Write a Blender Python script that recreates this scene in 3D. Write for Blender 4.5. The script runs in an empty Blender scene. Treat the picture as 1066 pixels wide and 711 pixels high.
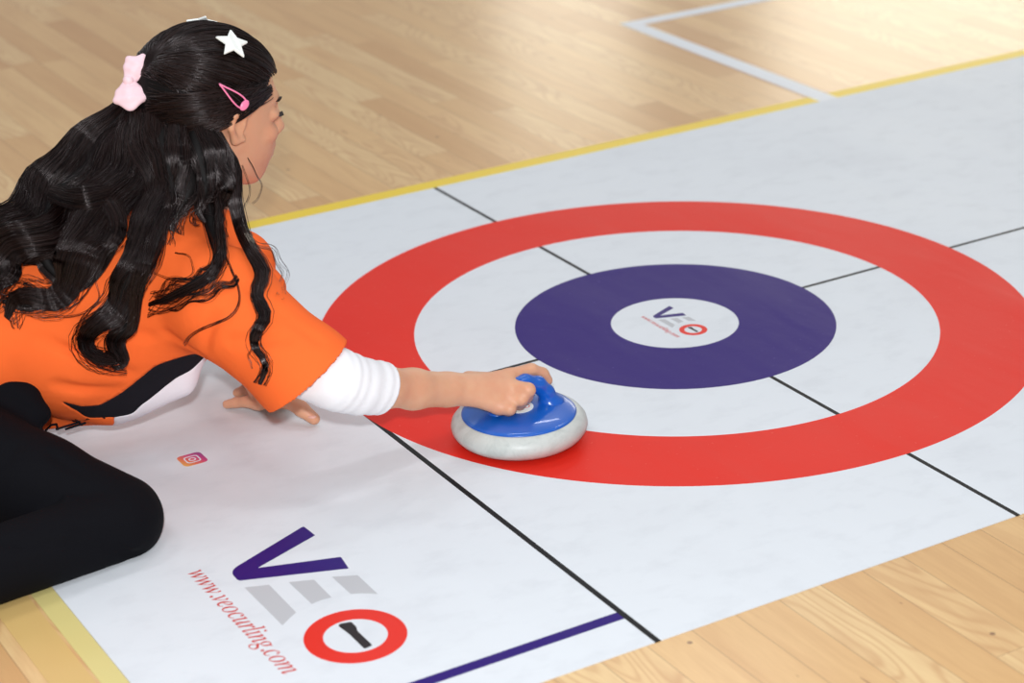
import bpy, math
import numpy as np
from mathutils import Vector, Matrix
#HEAD 27 9 4
RNG = np.random.RandomState(7)
scene = bpy.context.scene
COL = scene.collection
V3 = lambda *a: np.array(a, float)
TOCAM = V3(*[-0.4543, -0.798, 0.3961])          # unit vector pointing back at the photographer's side of the hall

# ------------------------------------------------------------------ basic helpers
def link(o, parent=None):
    COL.objects.link(o)
    if parent is not None:
        o.parent = parent
    return o

def mesh_obj(name, verts, faces, mat, parent=None, smooth=True):
    """faces: list of tuples, or an (n,3)/(n,4) int array"""
    me = bpy.data.meshes.new(name)
    verts = np.asarray(verts, dtype=np.float32)
    if isinstance(faces, np.ndarray):
        n, k = faces.shape
        me.vertices.add(len(verts)); me.vertices.foreach_set('co', verts.ravel())
        me.loops.add(n * k); me.loops.foreach_set('vertex_index', faces.astype(np.int32).ravel())
        me.polygons.add(n); me.polygons.foreach_set('loop_start', np.arange(0, n * k, k, dtype=np.int32))
        me.update(calc_edges=True)
    else:
        me.from_pydata([tuple(map(float, v)) for v in verts], [], faces); me.update()
    if smooth:
        me.polygons.foreach_set('use_smooth', np.ones(len(me.polygons), dtype=bool))
    if mat is not None:
        me.materials.append(mat)
    o = bpy.data.objects.new(name, me)
    return link(o, parent)

def tag(o, label=None, cat=None, group=None, kind=None):
    if label: o['label'] = label
    if cat: o['category'] = cat
    if group: o['group'] = group
    if kind: o['kind'] = kind
    return o

# ------------------------------------------------------------------ node helpers
class NT:
    def __init__(s, name):
        s.m = bpy.data.materials.new(name); s.m.use_nodes = True
        s.t = s.m.node_tree; s.b = s.t.nodes['Principled BSDF']
    def n(s, typ, **kw):
        nd = s.t.nodes.new(typ)
        for k, v in kw.items():
            if k.startswith('i_'):
                key = k[2:]; key = int(key) if key.isdigit() else key.replace('_', ' ')
                s.set(nd.inputs[key], v)
            else: setattr(nd, k, v)
        return nd
    def set(s, sock, v):
        if isinstance(v, bpy.types.NodeSocket): s.t.links.new(v, sock)
        else: sock.default_value = v
    def math(s, op, a, b=None, c=None, clamp=False):
        nd = s.t.nodes.new('ShaderNodeMath'); nd.operation = op; nd.use_clamp = clamp
        for i, v in enumerate((a, b, c)):
            if v is not None: s.set(nd.inputs[i], v)
        return nd.outputs[0]
    def mix(s, f, a, b, blend='MIX'):
        nd = s.t.nodes.new('ShaderNodeMix'); nd.data_type = 'RGBA'; nd.blend_type = blend
        s.set(nd.inputs[0], f); s.set(nd.inputs[6], a); s.set(nd.inputs[7], b)
        return nd.outputs[2]
    def ramp(s, f, stops):
        nd = s.t.nodes.new('ShaderNodeValToRGB'); s.set(nd.inputs[0], f)
        el = nd.color_ramp.elements
        while len(el) < len(stops): el.new(0.5)
        for e, (p, c) in zip(el, stops): e.position = p; e.color = c
        return nd.outputs[0]
    def P(s, **kw):
        for k, v in kw.items(): s.set(s.b.inputs[k.replace('_', ' ')], v)
        return s.m
    def bump(s, h, strength=.3, dist=.002):
        nd = s.n('ShaderNodeBump'); s.set(nd.inputs['Strength'], strength); s.set(nd.inputs['Distance'], dist)
        s.set(nd.inputs['Height'], h); s.set(s.b.inputs['Normal'], nd.outputs[0])
    def coord(s, scale=(1, 1, 1), loc=(0, 0, 0), rot=(0, 0, 0)):
        tc = s.n('ShaderNodeTexCoord'); mp = s.n('ShaderNodeMapping')
        s.set(mp.inputs['Scale'], scale); s.set(mp.inputs['Location'], loc); s.set(mp.inputs['Rotation'], rot)
        s.t.links.new(tc.outputs['Object'], mp.inputs[0]); return mp.outputs[0]
    def noise(s, vec, scale=5, detail=3, rough=.5, dist=0):
        nd = s.n('ShaderNodeTexNoise'); s.set(nd.inputs['Vector'], vec); s.set(nd.inputs['Scale'], scale)
        s.set(nd.inputs['Detail'], detail); s.set(nd.inputs['Roughness'], rough); s.set(nd.inputs['Distortion'], dist)
        return nd.outputs['Fac']

def srgb(r, g, b):
    f = lambda c: ((c / 255 + .055) / 1.055) ** 2.4 if c / 255 > .04045 else c / 255 / 12.92
    return (f(r), f(g), f(b), 1)

def plain(name, col, rough=.5, spec=.5, sheen=0, coat=0, sss=0):
    m = NT(name); m.P(Base_Color=col, Roughness=rough); m.b.inputs['Specular IOR Level'].default_value = spec
    m.b.inputs['Sheen Weight'].default_value = sheen; m.b.inputs['Coat Weight'].default_value = coat
    return m.m

# ------------------------------------------------------------------ materials
def mat_floor():
    m = NT('maple_strip_floor')
    tc = m.n('ShaderNodeTexCoord'); sp = m.n('ShaderNodeSeparateXYZ'); m.t.links.new(tc.outputs['Object'], sp.inputs[0])
    X, Y = sp.outputs[0], sp.outputs[1]
    W_ = .0623
    u = m.math('DIVIDE', m.math('ADD', X, .623 + 100 * W_), W_)
    i = m.math('FLOOR', u); fu = m.math('FRACT', u)
    wn = m.n('ShaderNodeTexWhiteNoise', noise_dimensions='1D'); m.set(wn.inputs['W'], i)
    v = m.math('ADD', m.math('DIVIDE', Y, .62), m.math('MULTIPLY', wn.outputs['Value'], 7.3))
    j = m.math('FLOOR', v); fv = m.math('FRACT', v)
    cb = m.n('ShaderNodeCombineXYZ'); m.set(cb.inputs[0], i); m.set(cb.inputs[1], j)
    w2 = m.n('ShaderNodeTexWhiteNoise', noise_dimensions='2D'); m.set(w2.inputs['Vector'], cb.outputs[0])
    rnd = w2.outputs['Value']; w2c = m.n('ShaderNodeSeparateColor'); m.t.links.new(w2.outputs['Color'], w2c.inputs[0])
    base = m.ramp(rnd, [(0, srgb(208, 160, 102)), (.25, srgb(222, 178, 118)), (.6, srgb(232, 192, 132)), (1, srgb(240, 209, 152))])
    # grain coordinates, shifted board by board
    g = m.n('ShaderNodeCombineXYZ')
    m.set(g.inputs[0], m.math('ADD', m.math('MULTIPLY', X, 1.0), m.math('MULTIPLY', rnd, 3.0)))
    m.set(g.inputs[1], m.math('ADD', m.math('MULTIPLY', Y, .09), m.math('MULTIPLY', w2c.outputs[1], 5.0)))
    fine = m.noise(g.outputs[0], 260, 4, .6)
    broad = m.noise(g.outputs[0], 34, 3, .55, .6)
    g2 = m.n('ShaderNodeCombineXYZ')
    m.set(g2.inputs[0], m.math('ADD', X, m.math('MULTIPLY', rnd, 2.0)))
    m.set(g2.inputs[1], m.math('ADD', m.math('MULTIPLY', Y, .2), m.math('MULTIPLY', w2c.outputs[2], 3.0)))
    wv = m.noise(g2.outputs[0], 13, 1, .4, .4)
    rings = m.math('SINE', m.math('MULTIPLY', wv, 95.0))
    rings = m.math('POWER', m.math('MULTIPLY_ADD', rings, .5, .5), 3.0)
    fig = m.math('MULTIPLY', rings, m.math('GREATER_THAN', w2c.outputs[0], .62))
    c = m.mix(m.math('MULTIPLY', fine, .42), base, srgb(188, 138, 90))
    c = m.mix(m.math('MULTIPLY', m.math('SUBTRACT', broad, .42, clamp=True), 1.4), c, srgb(192, 140, 88))
    c = m.mix(m.math('MULTIPLY', fig, .38), c, srgb(188, 130, 78))
    sp2 = m.noise(g2.outputs[0], 90, 2, .5)
    c = m.mix(m.math('MULTIPLY', m.math('GREATER_THAN', sp2, .76), .7), c, srgb(150, 95, 60))
    # tiny mineral specks
    vo = m.n('ShaderNodeTexVoronoi'); m.set(vo.inputs['Vector'], tc.outputs['Object']); m.set(vo.inputs['Scale'], 9.0)
    c = m.mix(m.math('MULTIPLY', m.math('LESS_THAN', vo.outputs['Distance'], .03), .75), c, srgb(110, 72, 50))
    # seams
    e1 = m.math('LESS_THAN', m.math('MINIMUM', fu, m.math('SUBTRACT', 1.0, fu)), .012)
    e2 = m.math('LESS_THAN', fv, .0016)
    e = m.math('MAXIMUM', e1, e2)
    c = m.mix(m.math('MULTIPLY', e, .42), c, srgb(120, 78, 46))
    m.P(Base_Color=c, Roughness=.33)
    m.b.inputs['Coat Weight'].default_value = .35; m.b.inputs['Coat Roughness'].default_value = .2
    m.bump(m.math('SUBTRACT', m.math('MULTIPLY', fine, .05), e), .25, .0006)
    return m.m

RED = srgb(226, 44, 30); NAVY = srgb(42, 16, 112); BLACK = srgb(20, 20, 24); VINYL = srgb(223, 228, 233)

def mat_mat():
    m = NT('printed_vinyl_mat')
    tc = m.n('ShaderNodeTexCoord'); sp = m.n('ShaderNodeSeparateXYZ'); m.t.links.new(tc.outputs['Object'], sp.inputs[0])
    X, Y = sp.outputs[0], sp.outputs[1]
    r = m.math('SQRT', m.math('ADD', m.math('MULTIPLY', X, X), m.math('MULTIPLY', Y, Y)))
    big = m.noise(tc.outputs['Object'], 3.2, 5, .6)
    sm = m.noise(m.coord((1, 1.5, 1), rot=(0, 0, .4)), 16, 6, .6)
    base = m.mix(m.math('MULTIPLY', m.math('SUBTRACT', sm, .5, clamp=True), .9), VINYL, srgb(188, 192, 198))
    base = m.mix(m.math('MULTIPLY', m.math('SUBTRACT', big, .5, clamp=True), .8), base, srgb(196, 198, 203))
    def band(lo, hi):
        return m.math('MULTIPLY', m.math('GREATER_THAN', r, lo), m.math('LESS_THAN', r, hi))
    def line(S, c0, hw):
        return m.math('LESS_THAN', m.math('ABSOLUTE', m.math('SUBTRACT', S, c0)), hw)
    sc = m.noise(m.coord((1, 1, 1)), 150, 3, .6)
    scuff = m.math('MULTIPLY', m.math('GREATER_THAN', sc, .70), .35)
    streak = m.math('MULTIPLY', m.math('GREATER_THAN', m.noise(m.coord((1, 7, 1), rot=(0, 0, .5)), 30, 2, .5), .73), .10)
    scuff = m.math('MAXIMUM', scuff, streak)
    red = m.mix(scuff, RED, srgb(236, 120, 110)); navy = m.mix(scuff, NAVY, srgb(110, 96, 160))
    U = .55
    c = m.mix(line(X, -.5455, .0041), base, BLACK)                       # back line
    c = m.mix(line(X, 0, .0036), c, BLACK)                               # tee line
    c = m.mix(line(Y, 0, .0036), c, BLACK)                               # centre line ...
    stop = m.math('LESS_THAN', X, -.5496)                                # ... which ends at the back line
    c = m.mix(m.math('MULTIPLY', line(Y, 0, .0045), stop), c, base)
    c = m.mix(band(.7288 * U, U), c, red)
    c = m.mix(m.math('LESS_THAN', r, .4473 * U), c, navy)
    c = m.mix(m.math('LESS_THAN', r, .1782 * U), c, base)
    side = m.math('MULTIPLY', line(Y, -.690, .0085), m.math('LESS_THAN', X, -.5496))
    c = m.mix(side, c, NAVY)
    m.P(Base_Color=c, Roughness=m.math('MULTIPLY_ADD', big, .2, .36))
    m.b.inputs['Specular IOR Level'].default_value = .17
    # soft creases left from rolling the mat up: they run across it
    w1 = m.noise(m.coord((1, .22, 1)), 9, 2, .5, .3)
    w2 = m.noise(m.coord((1, .6, 1)), 30, 2, .5, .5)
    m.bump(m.math('ADD', w1, m.math('MULTIPLY', w2, .12)), .55, .006)
    return m.m

def mat_skin(name='skin'):
    m = NT(name)
    co = m.coord()
    n1 = m.noise(co, 28, 3, .6); n2 = m.noise(co, 420, 2, .6)
    c = m.mix(m.math('MULTIPLY', m.math('SUBTRACT', n1, .42, clamp=True), 1.8), srgb(220, 166, 132), srgb(210, 143, 112))
    m.P(Base_Color=c, Roughness=.48)
    m.b.inputs['Subsurface Weight'].default_value = .18
    m.b.inputs['Subsurface Radius'].default_value = (.01, .004, .002)
    m.b.inputs['Subsurface Scale'].default_value = .6
    m.bump(m.math('ADD', n2, m.math('MULTIPLY', n1, 1.5)), .12, .0008)
    return m.m

def mat_cloth(name, col, col2, weave=900, rough=.85, fold=.4):
    m = NT(name)
    co = m.coord(); n1 = m.noise(co, 10, 3, .55, .8); n2 = m.noise(co, weave, 2, .5)
    c = m.mix(m.math('MULTIPLY', n2, .35), col, col2)
    m.P(Base_Color=c, Roughness=rough); m.b.inputs['Sheen Weight'].default_value = .0
    m.b.inputs['Specular IOR Level'].default_value = .12
    m.bump(m.math('ADD', m.math('MULTIPLY', n1, fold * 2.2), m.math('MULTIPLY', n2, .06)), .45, .006)
    return m.m

def mat_hair(name, dark, light):
    m = NT(name)
    gi = m.n('ShaderNodeNewGeometry')
    c = m.mix(gi.outputs['Random Per Island'], dark, light)
    m.P(Base_Color=c, Roughness=m.math('MULTIPLY_ADD', gi.outputs['Random Per Island'], .10, .22))
    m.b.inputs['Specular IOR Level'].default_value = .46
    m.b.inputs['Specular Tint'].default_value = (1, .90, .90, 1)
    return m.m

M = dict(
    floor=mat_floor(), mat=mat_mat(), skin=mat_skin(),
    red=plain('red_print', RED, .4, .25), navy=plain('navy_print', NAVY, .4, .25), grey=plain('grey_print', srgb(190, 192, 196), .5, .25),
    black=plain('black_print', srgb(36, 32, 36), .45, .25), redtext=plain('red_lettering', srgb(200, 50, 40), .5, .25),
    orange=mat_cloth('orange_jersey', srgb(255, 116, 54), srgb(255, 98, 40)),
    blackcloth=mat_cloth('black_jersey', srgb(26, 24, 30), srgb(38, 36, 42), 700),
    pantcloth=mat_cloth('black_knit', srgb(9, 9, 14), srgb(17, 17, 23), 700),
    whitecloth=mat_cloth('white_jersey', srgb(238, 232, 238), srgb(228, 220, 226), 300, .8, .2),
    undershirt=mat_cloth('white_cotton', srgb(244, 244, 247), srgb(234, 235, 240), 900, .8, .3),
    hair=mat_hair('dark_hair', srgb(8, 5, 5), srgb(34, 19, 16)),
    hairbase=plain('dark_hair_base', srgb(9, 6, 6), .6, .2),
    pink=mat_cloth('pink_satin', srgb(255, 222, 230), srgb(252, 208, 220), 600, .45, .3),
    pinkmetal=plain('pink_enamel', srgb(246, 132, 176), .25, .6, coat=.5),
    starwhite=plain('white_felt', srgb(246, 250, 246), .7),
    eye=plain('eye_white', srgb(225, 220, 215), .2), lash=plain('lash_black', srgb(20, 14, 14), .5),
    nail=plain('nail', srgb(232, 180, 165), .3),
    yellow=plain('yellow_court_line', srgb(240, 208, 54), .4), white=plain('white_court_line', srgb(226, 230, 236), .4),
)
def mat_tape(name, a, b, alpha_mix):
    m = NT(name); n1 = m.noise(m.coord((1, .25, 1)), 14, 3, .5)
    m.P(Base_Color=m.mix(n1, a, b), Roughness=.35); return m.m
M['tape'] = mat_tape('pale_yellow_tape', srgb(214, 204, 140), srgb(226, 208, 130), 0)
M['wornpaint'] = mat_tape('worn_yellow_paint', srgb(222, 190, 120), srgb(214, 176, 112), 0)
def mat_stone():
    m = NT('pale_marbled_plastic'); co = m.coord((1, 1, 1))
    a = m.noise(co, 26, 5, .65, 1.6); b = m.noise(co, 240, 2, .5)
    c = m.mix(m.math('MULTIPLY', m.math('SUBTRACT', a, .45, clamp=True), 2.2), srgb(204, 208, 204), srgb(168, 176, 172))
    c = m.mix(m.math('MULTIPLY', b, .15), c, srgb(150, 156, 152))
    m.P(Base_Color=c, Roughness=.42); m.bump(b, .08, .0006); return m.m
M['stone'] = mat_stone()
M['blue'] = plain('blue_plastic', srgb(14, 92, 190), .28, .5, coat=.3)

# ------------------------------------------------------------------ signed distance modelling
def cap(a, b, ra, rb):
    a = np.array(a, float); b = np.array(b, float); ab = b - a; L2 = ab @ ab
    def f(p):
        t = np.clip(((p - a) @ ab) / L2, 0, 1)
        return np.linalg.norm(p - a - t[:, None] * ab, axis=1) - (ra + (rb - ra) * t)
    f.c = (a + b) / 2; f.r = math.sqrt(L2) / 2 + max(ra, rb)
    return f

def ell(c, rad, R=None):
    c = np.array(c, float); rad = np.array(rad, float); R = np.eye(3) if R is None else np.array(R, float)
    def f(p):
        q = (p - c) @ R.T
        k0 = np.linalg.norm(q / rad, axis=1); k1 = np.linalg.norm(q / rad ** 2, axis=1)
        return k0 * (k0 - 1) / np.maximum(k1, 1e-9)
    f.c = c; f.r = rad.max()
    return f

def chain(pts, rs):
    return [cap(pts[i], pts[i + 1], rs[i], rs[i + 1]) for i in range(len(pts) - 1)]

def smin(a, b, k):
    if k <= 0: return np.minimum(a, b)
    h = np.clip(.5 + .5 * (b - a) / k, 0, 1)
    return b + (a - b) * h - k * h * (1 - h)

class Field:
    """ordered list of (op, primitive, k): 'u' smooth union, 's' smooth subtraction"""
    def __init__(s): s.items = []; s.post = None
    def add(s, prims, k=.01, op='u'):
        for q in (prims if isinstance(prims, (list, tuple)) else [prims]): s.items.append((op, q, k))
        return s
    def __call__(s, p, near=None):
        d = np.full(len(p), 1.0)
        for op, q, k in (s.items if near is None else near):
            v = q(p)
            d = smin(d, v, k) if op == 'u' else -smin(-d, v, k)
        if s.post is not None: d = s.post(p, d)
        return d
    @property
    def c(s): return (s.lo() + s.hi()) / 2
    @property
    def r(s): return np.linalg.norm(s.hi() - s.lo()) / 2
    def lo(s): return np.min([q.c - q.r for op, q, k in s.items if op == 'u'], axis=0)
    def hi(s): return np.max([q.c + q.r for op, q, k in s.items if op == 'u'], axis=0)

def surface(F, h, pad=.012):
    lo = F.lo() - pad; hi = F.hi() + pad
    B = 12
    nb = np.ceil((hi - lo) / (h * B)).astype(int); n = nb * B + 1
    vals = np.full(n, 1.0, dtype=np.float32)
    bi = np.stack(np.meshgrid(*[np.arange(k) for k in nb], indexing='ij'), -1).reshape(-1, 3)
    cen = lo + (bi + .5) * B * h
    dc = F(cen); half = B * h * .5 * 1.75
    for idx in np.nonzero(dc < -half)[0]:
        a = bi[idx] * B; vals[a[0]:a[0] + B + 1, a[1]:a[1] + B + 1, a[2]:a[2] + B + 1] = -1
    off = np.stack(np.meshgrid(*[np.arange(B + 1)] * 3, indexing='ij'), -1).reshape(-1, 3)
    C_ = np.array([q.c for _, q, _ in F.items]); R_ = np.array([q.r for _, q, _ in F.items])
    for idx in np.nonzero(np.abs(dc) <= half + .02)[0]:
        a = bi[idx] * B
        near = [it for it, ok in zip(F.items, np.linalg.norm(C_ - cen[idx], axis=1) - R_ < half + .05) if ok]
        if not near: continue
        v = F(lo + (a + off) * h, near)
        vals[a[0]:a[0] + B + 1, a[1]:a[1] + B + 1, a[2]:a[2] + B + 1] = v.reshape(B + 1, B + 1, B + 1)
    neg = vals < 0
    cnt = np.zeros(n - 1, dtype=np.int8)
    for dx in (0, 1):
        for dy in (0, 1):
            for dz in (0, 1):
                cnt += neg[dx:n[0] - 1 + dx, dy:n[1] - 1 + dy, dz:n[2] - 1 + dz]
    cells = np.argwhere((cnt > 0) & (cnt < 8))
    ids = np.full(n - 1, -1, dtype=np.int32); ids[tuple(cells.T)] = np.arange(len(cells))
    corners = [(0,0,0),(1,0,0),(0,1,0),(1,1,0),(0,0,1),(1,0,1),(0,1,1),(1,1,1)]
    cv = np.stack([vals[tuple((cells + c).T)] for c in corners], 1)
    acc = np.zeros((len(cells), 3)); w = np.zeros(len(cells))
    for a, b in [(0,1),(2,3),(4,5),(6,7),(0,2),(1,3),(4,6),(5,7),(0,4),(1,5),(2,6),(3,7)]:
        va, vb = cv[:, a], cv[:, b]; x = (va < 0) != (vb < 0)
        t = np.where(x, va / np.where(x, va - vb, 1), 0)
        pa = np.array(corners[a], float); pb = np.array(corners[b], float)
        acc += np.where(x[:, None], pa + t[:, None] * (pb - pa), 0); w += x
    verts = lo + (cells + acc / w[:, None]) * h
    quads = []
    for ax in range(3):
        sl0 = [slice(None)] * 3; sl1 = [slice(None)] * 3
        sl0[ax] = slice(0, -1); sl1[ax] = slice(1, None)
        e = np.argwhere(neg[tuple(sl0)] != neg[tuple(sl1)])
        o1, o2 = [(1, 2), (2, 0), (0, 1)][ax]
        e = e[(e[:, o1] > 0) & (e[:, o2] > 0) & (e[:, o1] < n[o1] - 1) & (e[:, o2] < n[o2] - 1)]
        d1 = np.zeros(3, int); d1[o1] = 1; d2 = np.zeros(3, int); d2[o2] = 1
        q = np.stack([ids[tuple((e - d1 - d2).T)], ids[tuple((e - d2).T)], ids[tuple(e.T)], ids[tuple((e - d1).T)]], 1)
        flip = ~neg[tuple(e.T)]
        q[flip] = q[flip][:, ::-1]; quads.append(q)
    q = np.concatenate(quads); q = q[(q >= 0).all(1)]
    # one light smoothing pass
    for _ in range(2):
        s = np.zeros_like(verts); c = np.zeros(len(verts))
        for a, b in ((0, 1), (1, 2), (2, 3), (3, 0)):
            np.add.at(s, q[:, a], verts[q[:, b]]); np.add.at(c, q[:, a], 1)
        verts = verts * .5 + .5 * s / np.maximum(c, 1)[:, None]
    return verts, q

def grad(F, p, e=.002):
    g = np.stack([F(p + e * np.eye(3)[i]) - F(p - e * np.eye(3)[i]) for i in range(3)], 1)
    return g / np.maximum(np.linalg.norm(g, axis=1), 1e-9)[:, None]

def compact(verts, quads):
    used = np.unique(quads); mp = np.full(len(verts), -1); mp[used] = np.arange(len(used))
    return verts[used], mp[quads]

def thicken(o, t):
    md = o.modifiers.new('thickness', 'SOLIDIFY'); md.thickness = t; md.offset = -1
    return o

# ------------------------------------------------------------------ the floor and its court lines
def slab(name, x0, x1, y0, y1, z0, z1, mat, parent=None):
    v = [(x, y, z) for z in (z0, z1) for x, y in ((x0, y0), (x1, y0), (x1, y1), (x0, y1))]
    f = [(3, 2, 1, 0), (4, 5, 6, 7), (0, 1, 5, 4), (1, 2, 6, 5), (2, 3, 7, 6), (3, 0, 4, 7)]
    return mesh_obj(name, v, f, mat, parent, smooth=False)

fl = slab('floor', -9, 11, -6, 14, -.05, 0, M['floor']); tag(fl, kind='structure')
o = slab('yellow_court_line', -3.2, 6.5, .7715, .807, .0002, .0008, M['yellow'])
tag(o, 'yellow painted court line along the far edge of the white mat', 'court line')
# white court line: an L whose corner lies beyond the yellow line
v = [(.880, .7), (.925, .7), (.925, 1.474), (3.4, 1.474), (3.4, 1.514), (.885, 1.514)]
pts = [(x, y, z) for z in (.0002, .0010) for x, y in v]
o = mesh_obj('white_court_line', pts, [tuple(range(6, 12)), tuple(range(5, -1, -1))] + [(i, (i + 1) % 6, (i + 1) % 6 + 6, i + 6) for i in range(6)], M['white'], smooth=False)
tag(o, 'white painted court line turning a corner on the wooden floor beyond the yellow line', 'court line')
o = slab('floor_tape', -1.116, -1.0885, -1.5, .55, .0002, .0007, M['tape'])
tag(o, 'pale yellow strip of tape along the short end of the white mat by her knees', 'tape')
o = slab('worn_court_line', -1.166, -1.120, -1.5, .55, .0002, .0006, M['wornpaint'])
tag(o, 'wide worn straw-coloured court line left of the pale yellow tape', 'court line')

# ------------------------------------------------------------------ the mat with its printed artwork
X0, X1, Y0, Y1, TH = -1.088, 2.6, -.762, .7705, .0012
bm_v = []; nx, ny = 60, 24
for z in (.0001, TH):
    for j in range(ny + 1):
        for i in range(nx + 1):
            bm_v.append((X0 + (X1 - X0) * i / nx, Y0 + (Y1 - Y0) * j / ny, z))
f = []; st = (nx + 1) * (ny + 1)
for j in range(ny):
    for i in range(nx):
        a = j * (nx + 1) + i
        f.append((st + a, st + a + 1, st + a + nx + 2, st + a + nx + 1)); f.append((a + nx + 1, a + nx + 2, a + 1, a))
for i in range(nx):
    a = i; f.append((a, a + 1, st + a + 1, st + a)); a = ny * (nx + 1) + i; f.append((a + 1, a, st + a, st + a + 1))
for j in range(ny):
    a = j * (nx + 1); b = a + nx + 1; f.append((b, a, st + a, st + b)); a += nx; b += nx; f.append((a, b, st + b, st + a))
MAT = mesh_obj('curling_mat', bm_v, f, M['mat'], smooth=False)
tag(MAT, 'large white floor mat printed with a red and navy curling target', 'mat')

def flat_shape(name, contours, z, mat, parent, depth=.0001):
    cu = bpy.data.curves.new(name, 'CURVE'); cu.dimensions = '2D'; cu.fill_mode = 'BOTH'; cu.extrude = depth
    for c in contours:
        s = cu.splines.new('POLY'); s.points.add(len(c) - 1); s.use_cyclic_u = True
        for p, q in zip(s.points, c): p.co = (q[0], q[1], 0, 1)
    tmp = bpy.data.objects.new(name, cu); COL.objects.link(tmp); bpy.context.view_layer.update()
    me = bpy.data.meshes.new_from_object(tmp.evaluated_get(bpy.context.evaluated_depsgraph_get()))
    bpy.data.objects.remove(tmp); me.name = name
    for v in me.vertices: v.co.z += z
    me.materials.clear(); me.materials.append(mat)
    o = bpy.data.objects.new(name, me); return link(o, parent)

def circle(cx, cy, r, n=64):
    return [(cx + r * math.cos(t * 2 * math.pi / n), cy + r * math.sin(t * 2 * math.pi / n)) for t in range(n)]

def rounded(poly, rads, n=5):
    out = []
    for i, (p, r) in enumerate(zip(poly, rads)):
        if r <= 0: out.append(p); continue
        a = np.array(poly[i - 1]); b = np.array(p); c = np.array(poly[(i + 1) % len(poly)])
        u = (a - b) / np.linalg.norm(a - b); w = (c - b) / np.linalg.norm(c - b)
        for k in range(n + 1):
            t = k / n; q = (1 - t) ** 2 * (b + u * r) + 2 * t * (1 - t) * b + t * t * (b + w * r)
            out.append(tuple(q))
    return out

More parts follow.
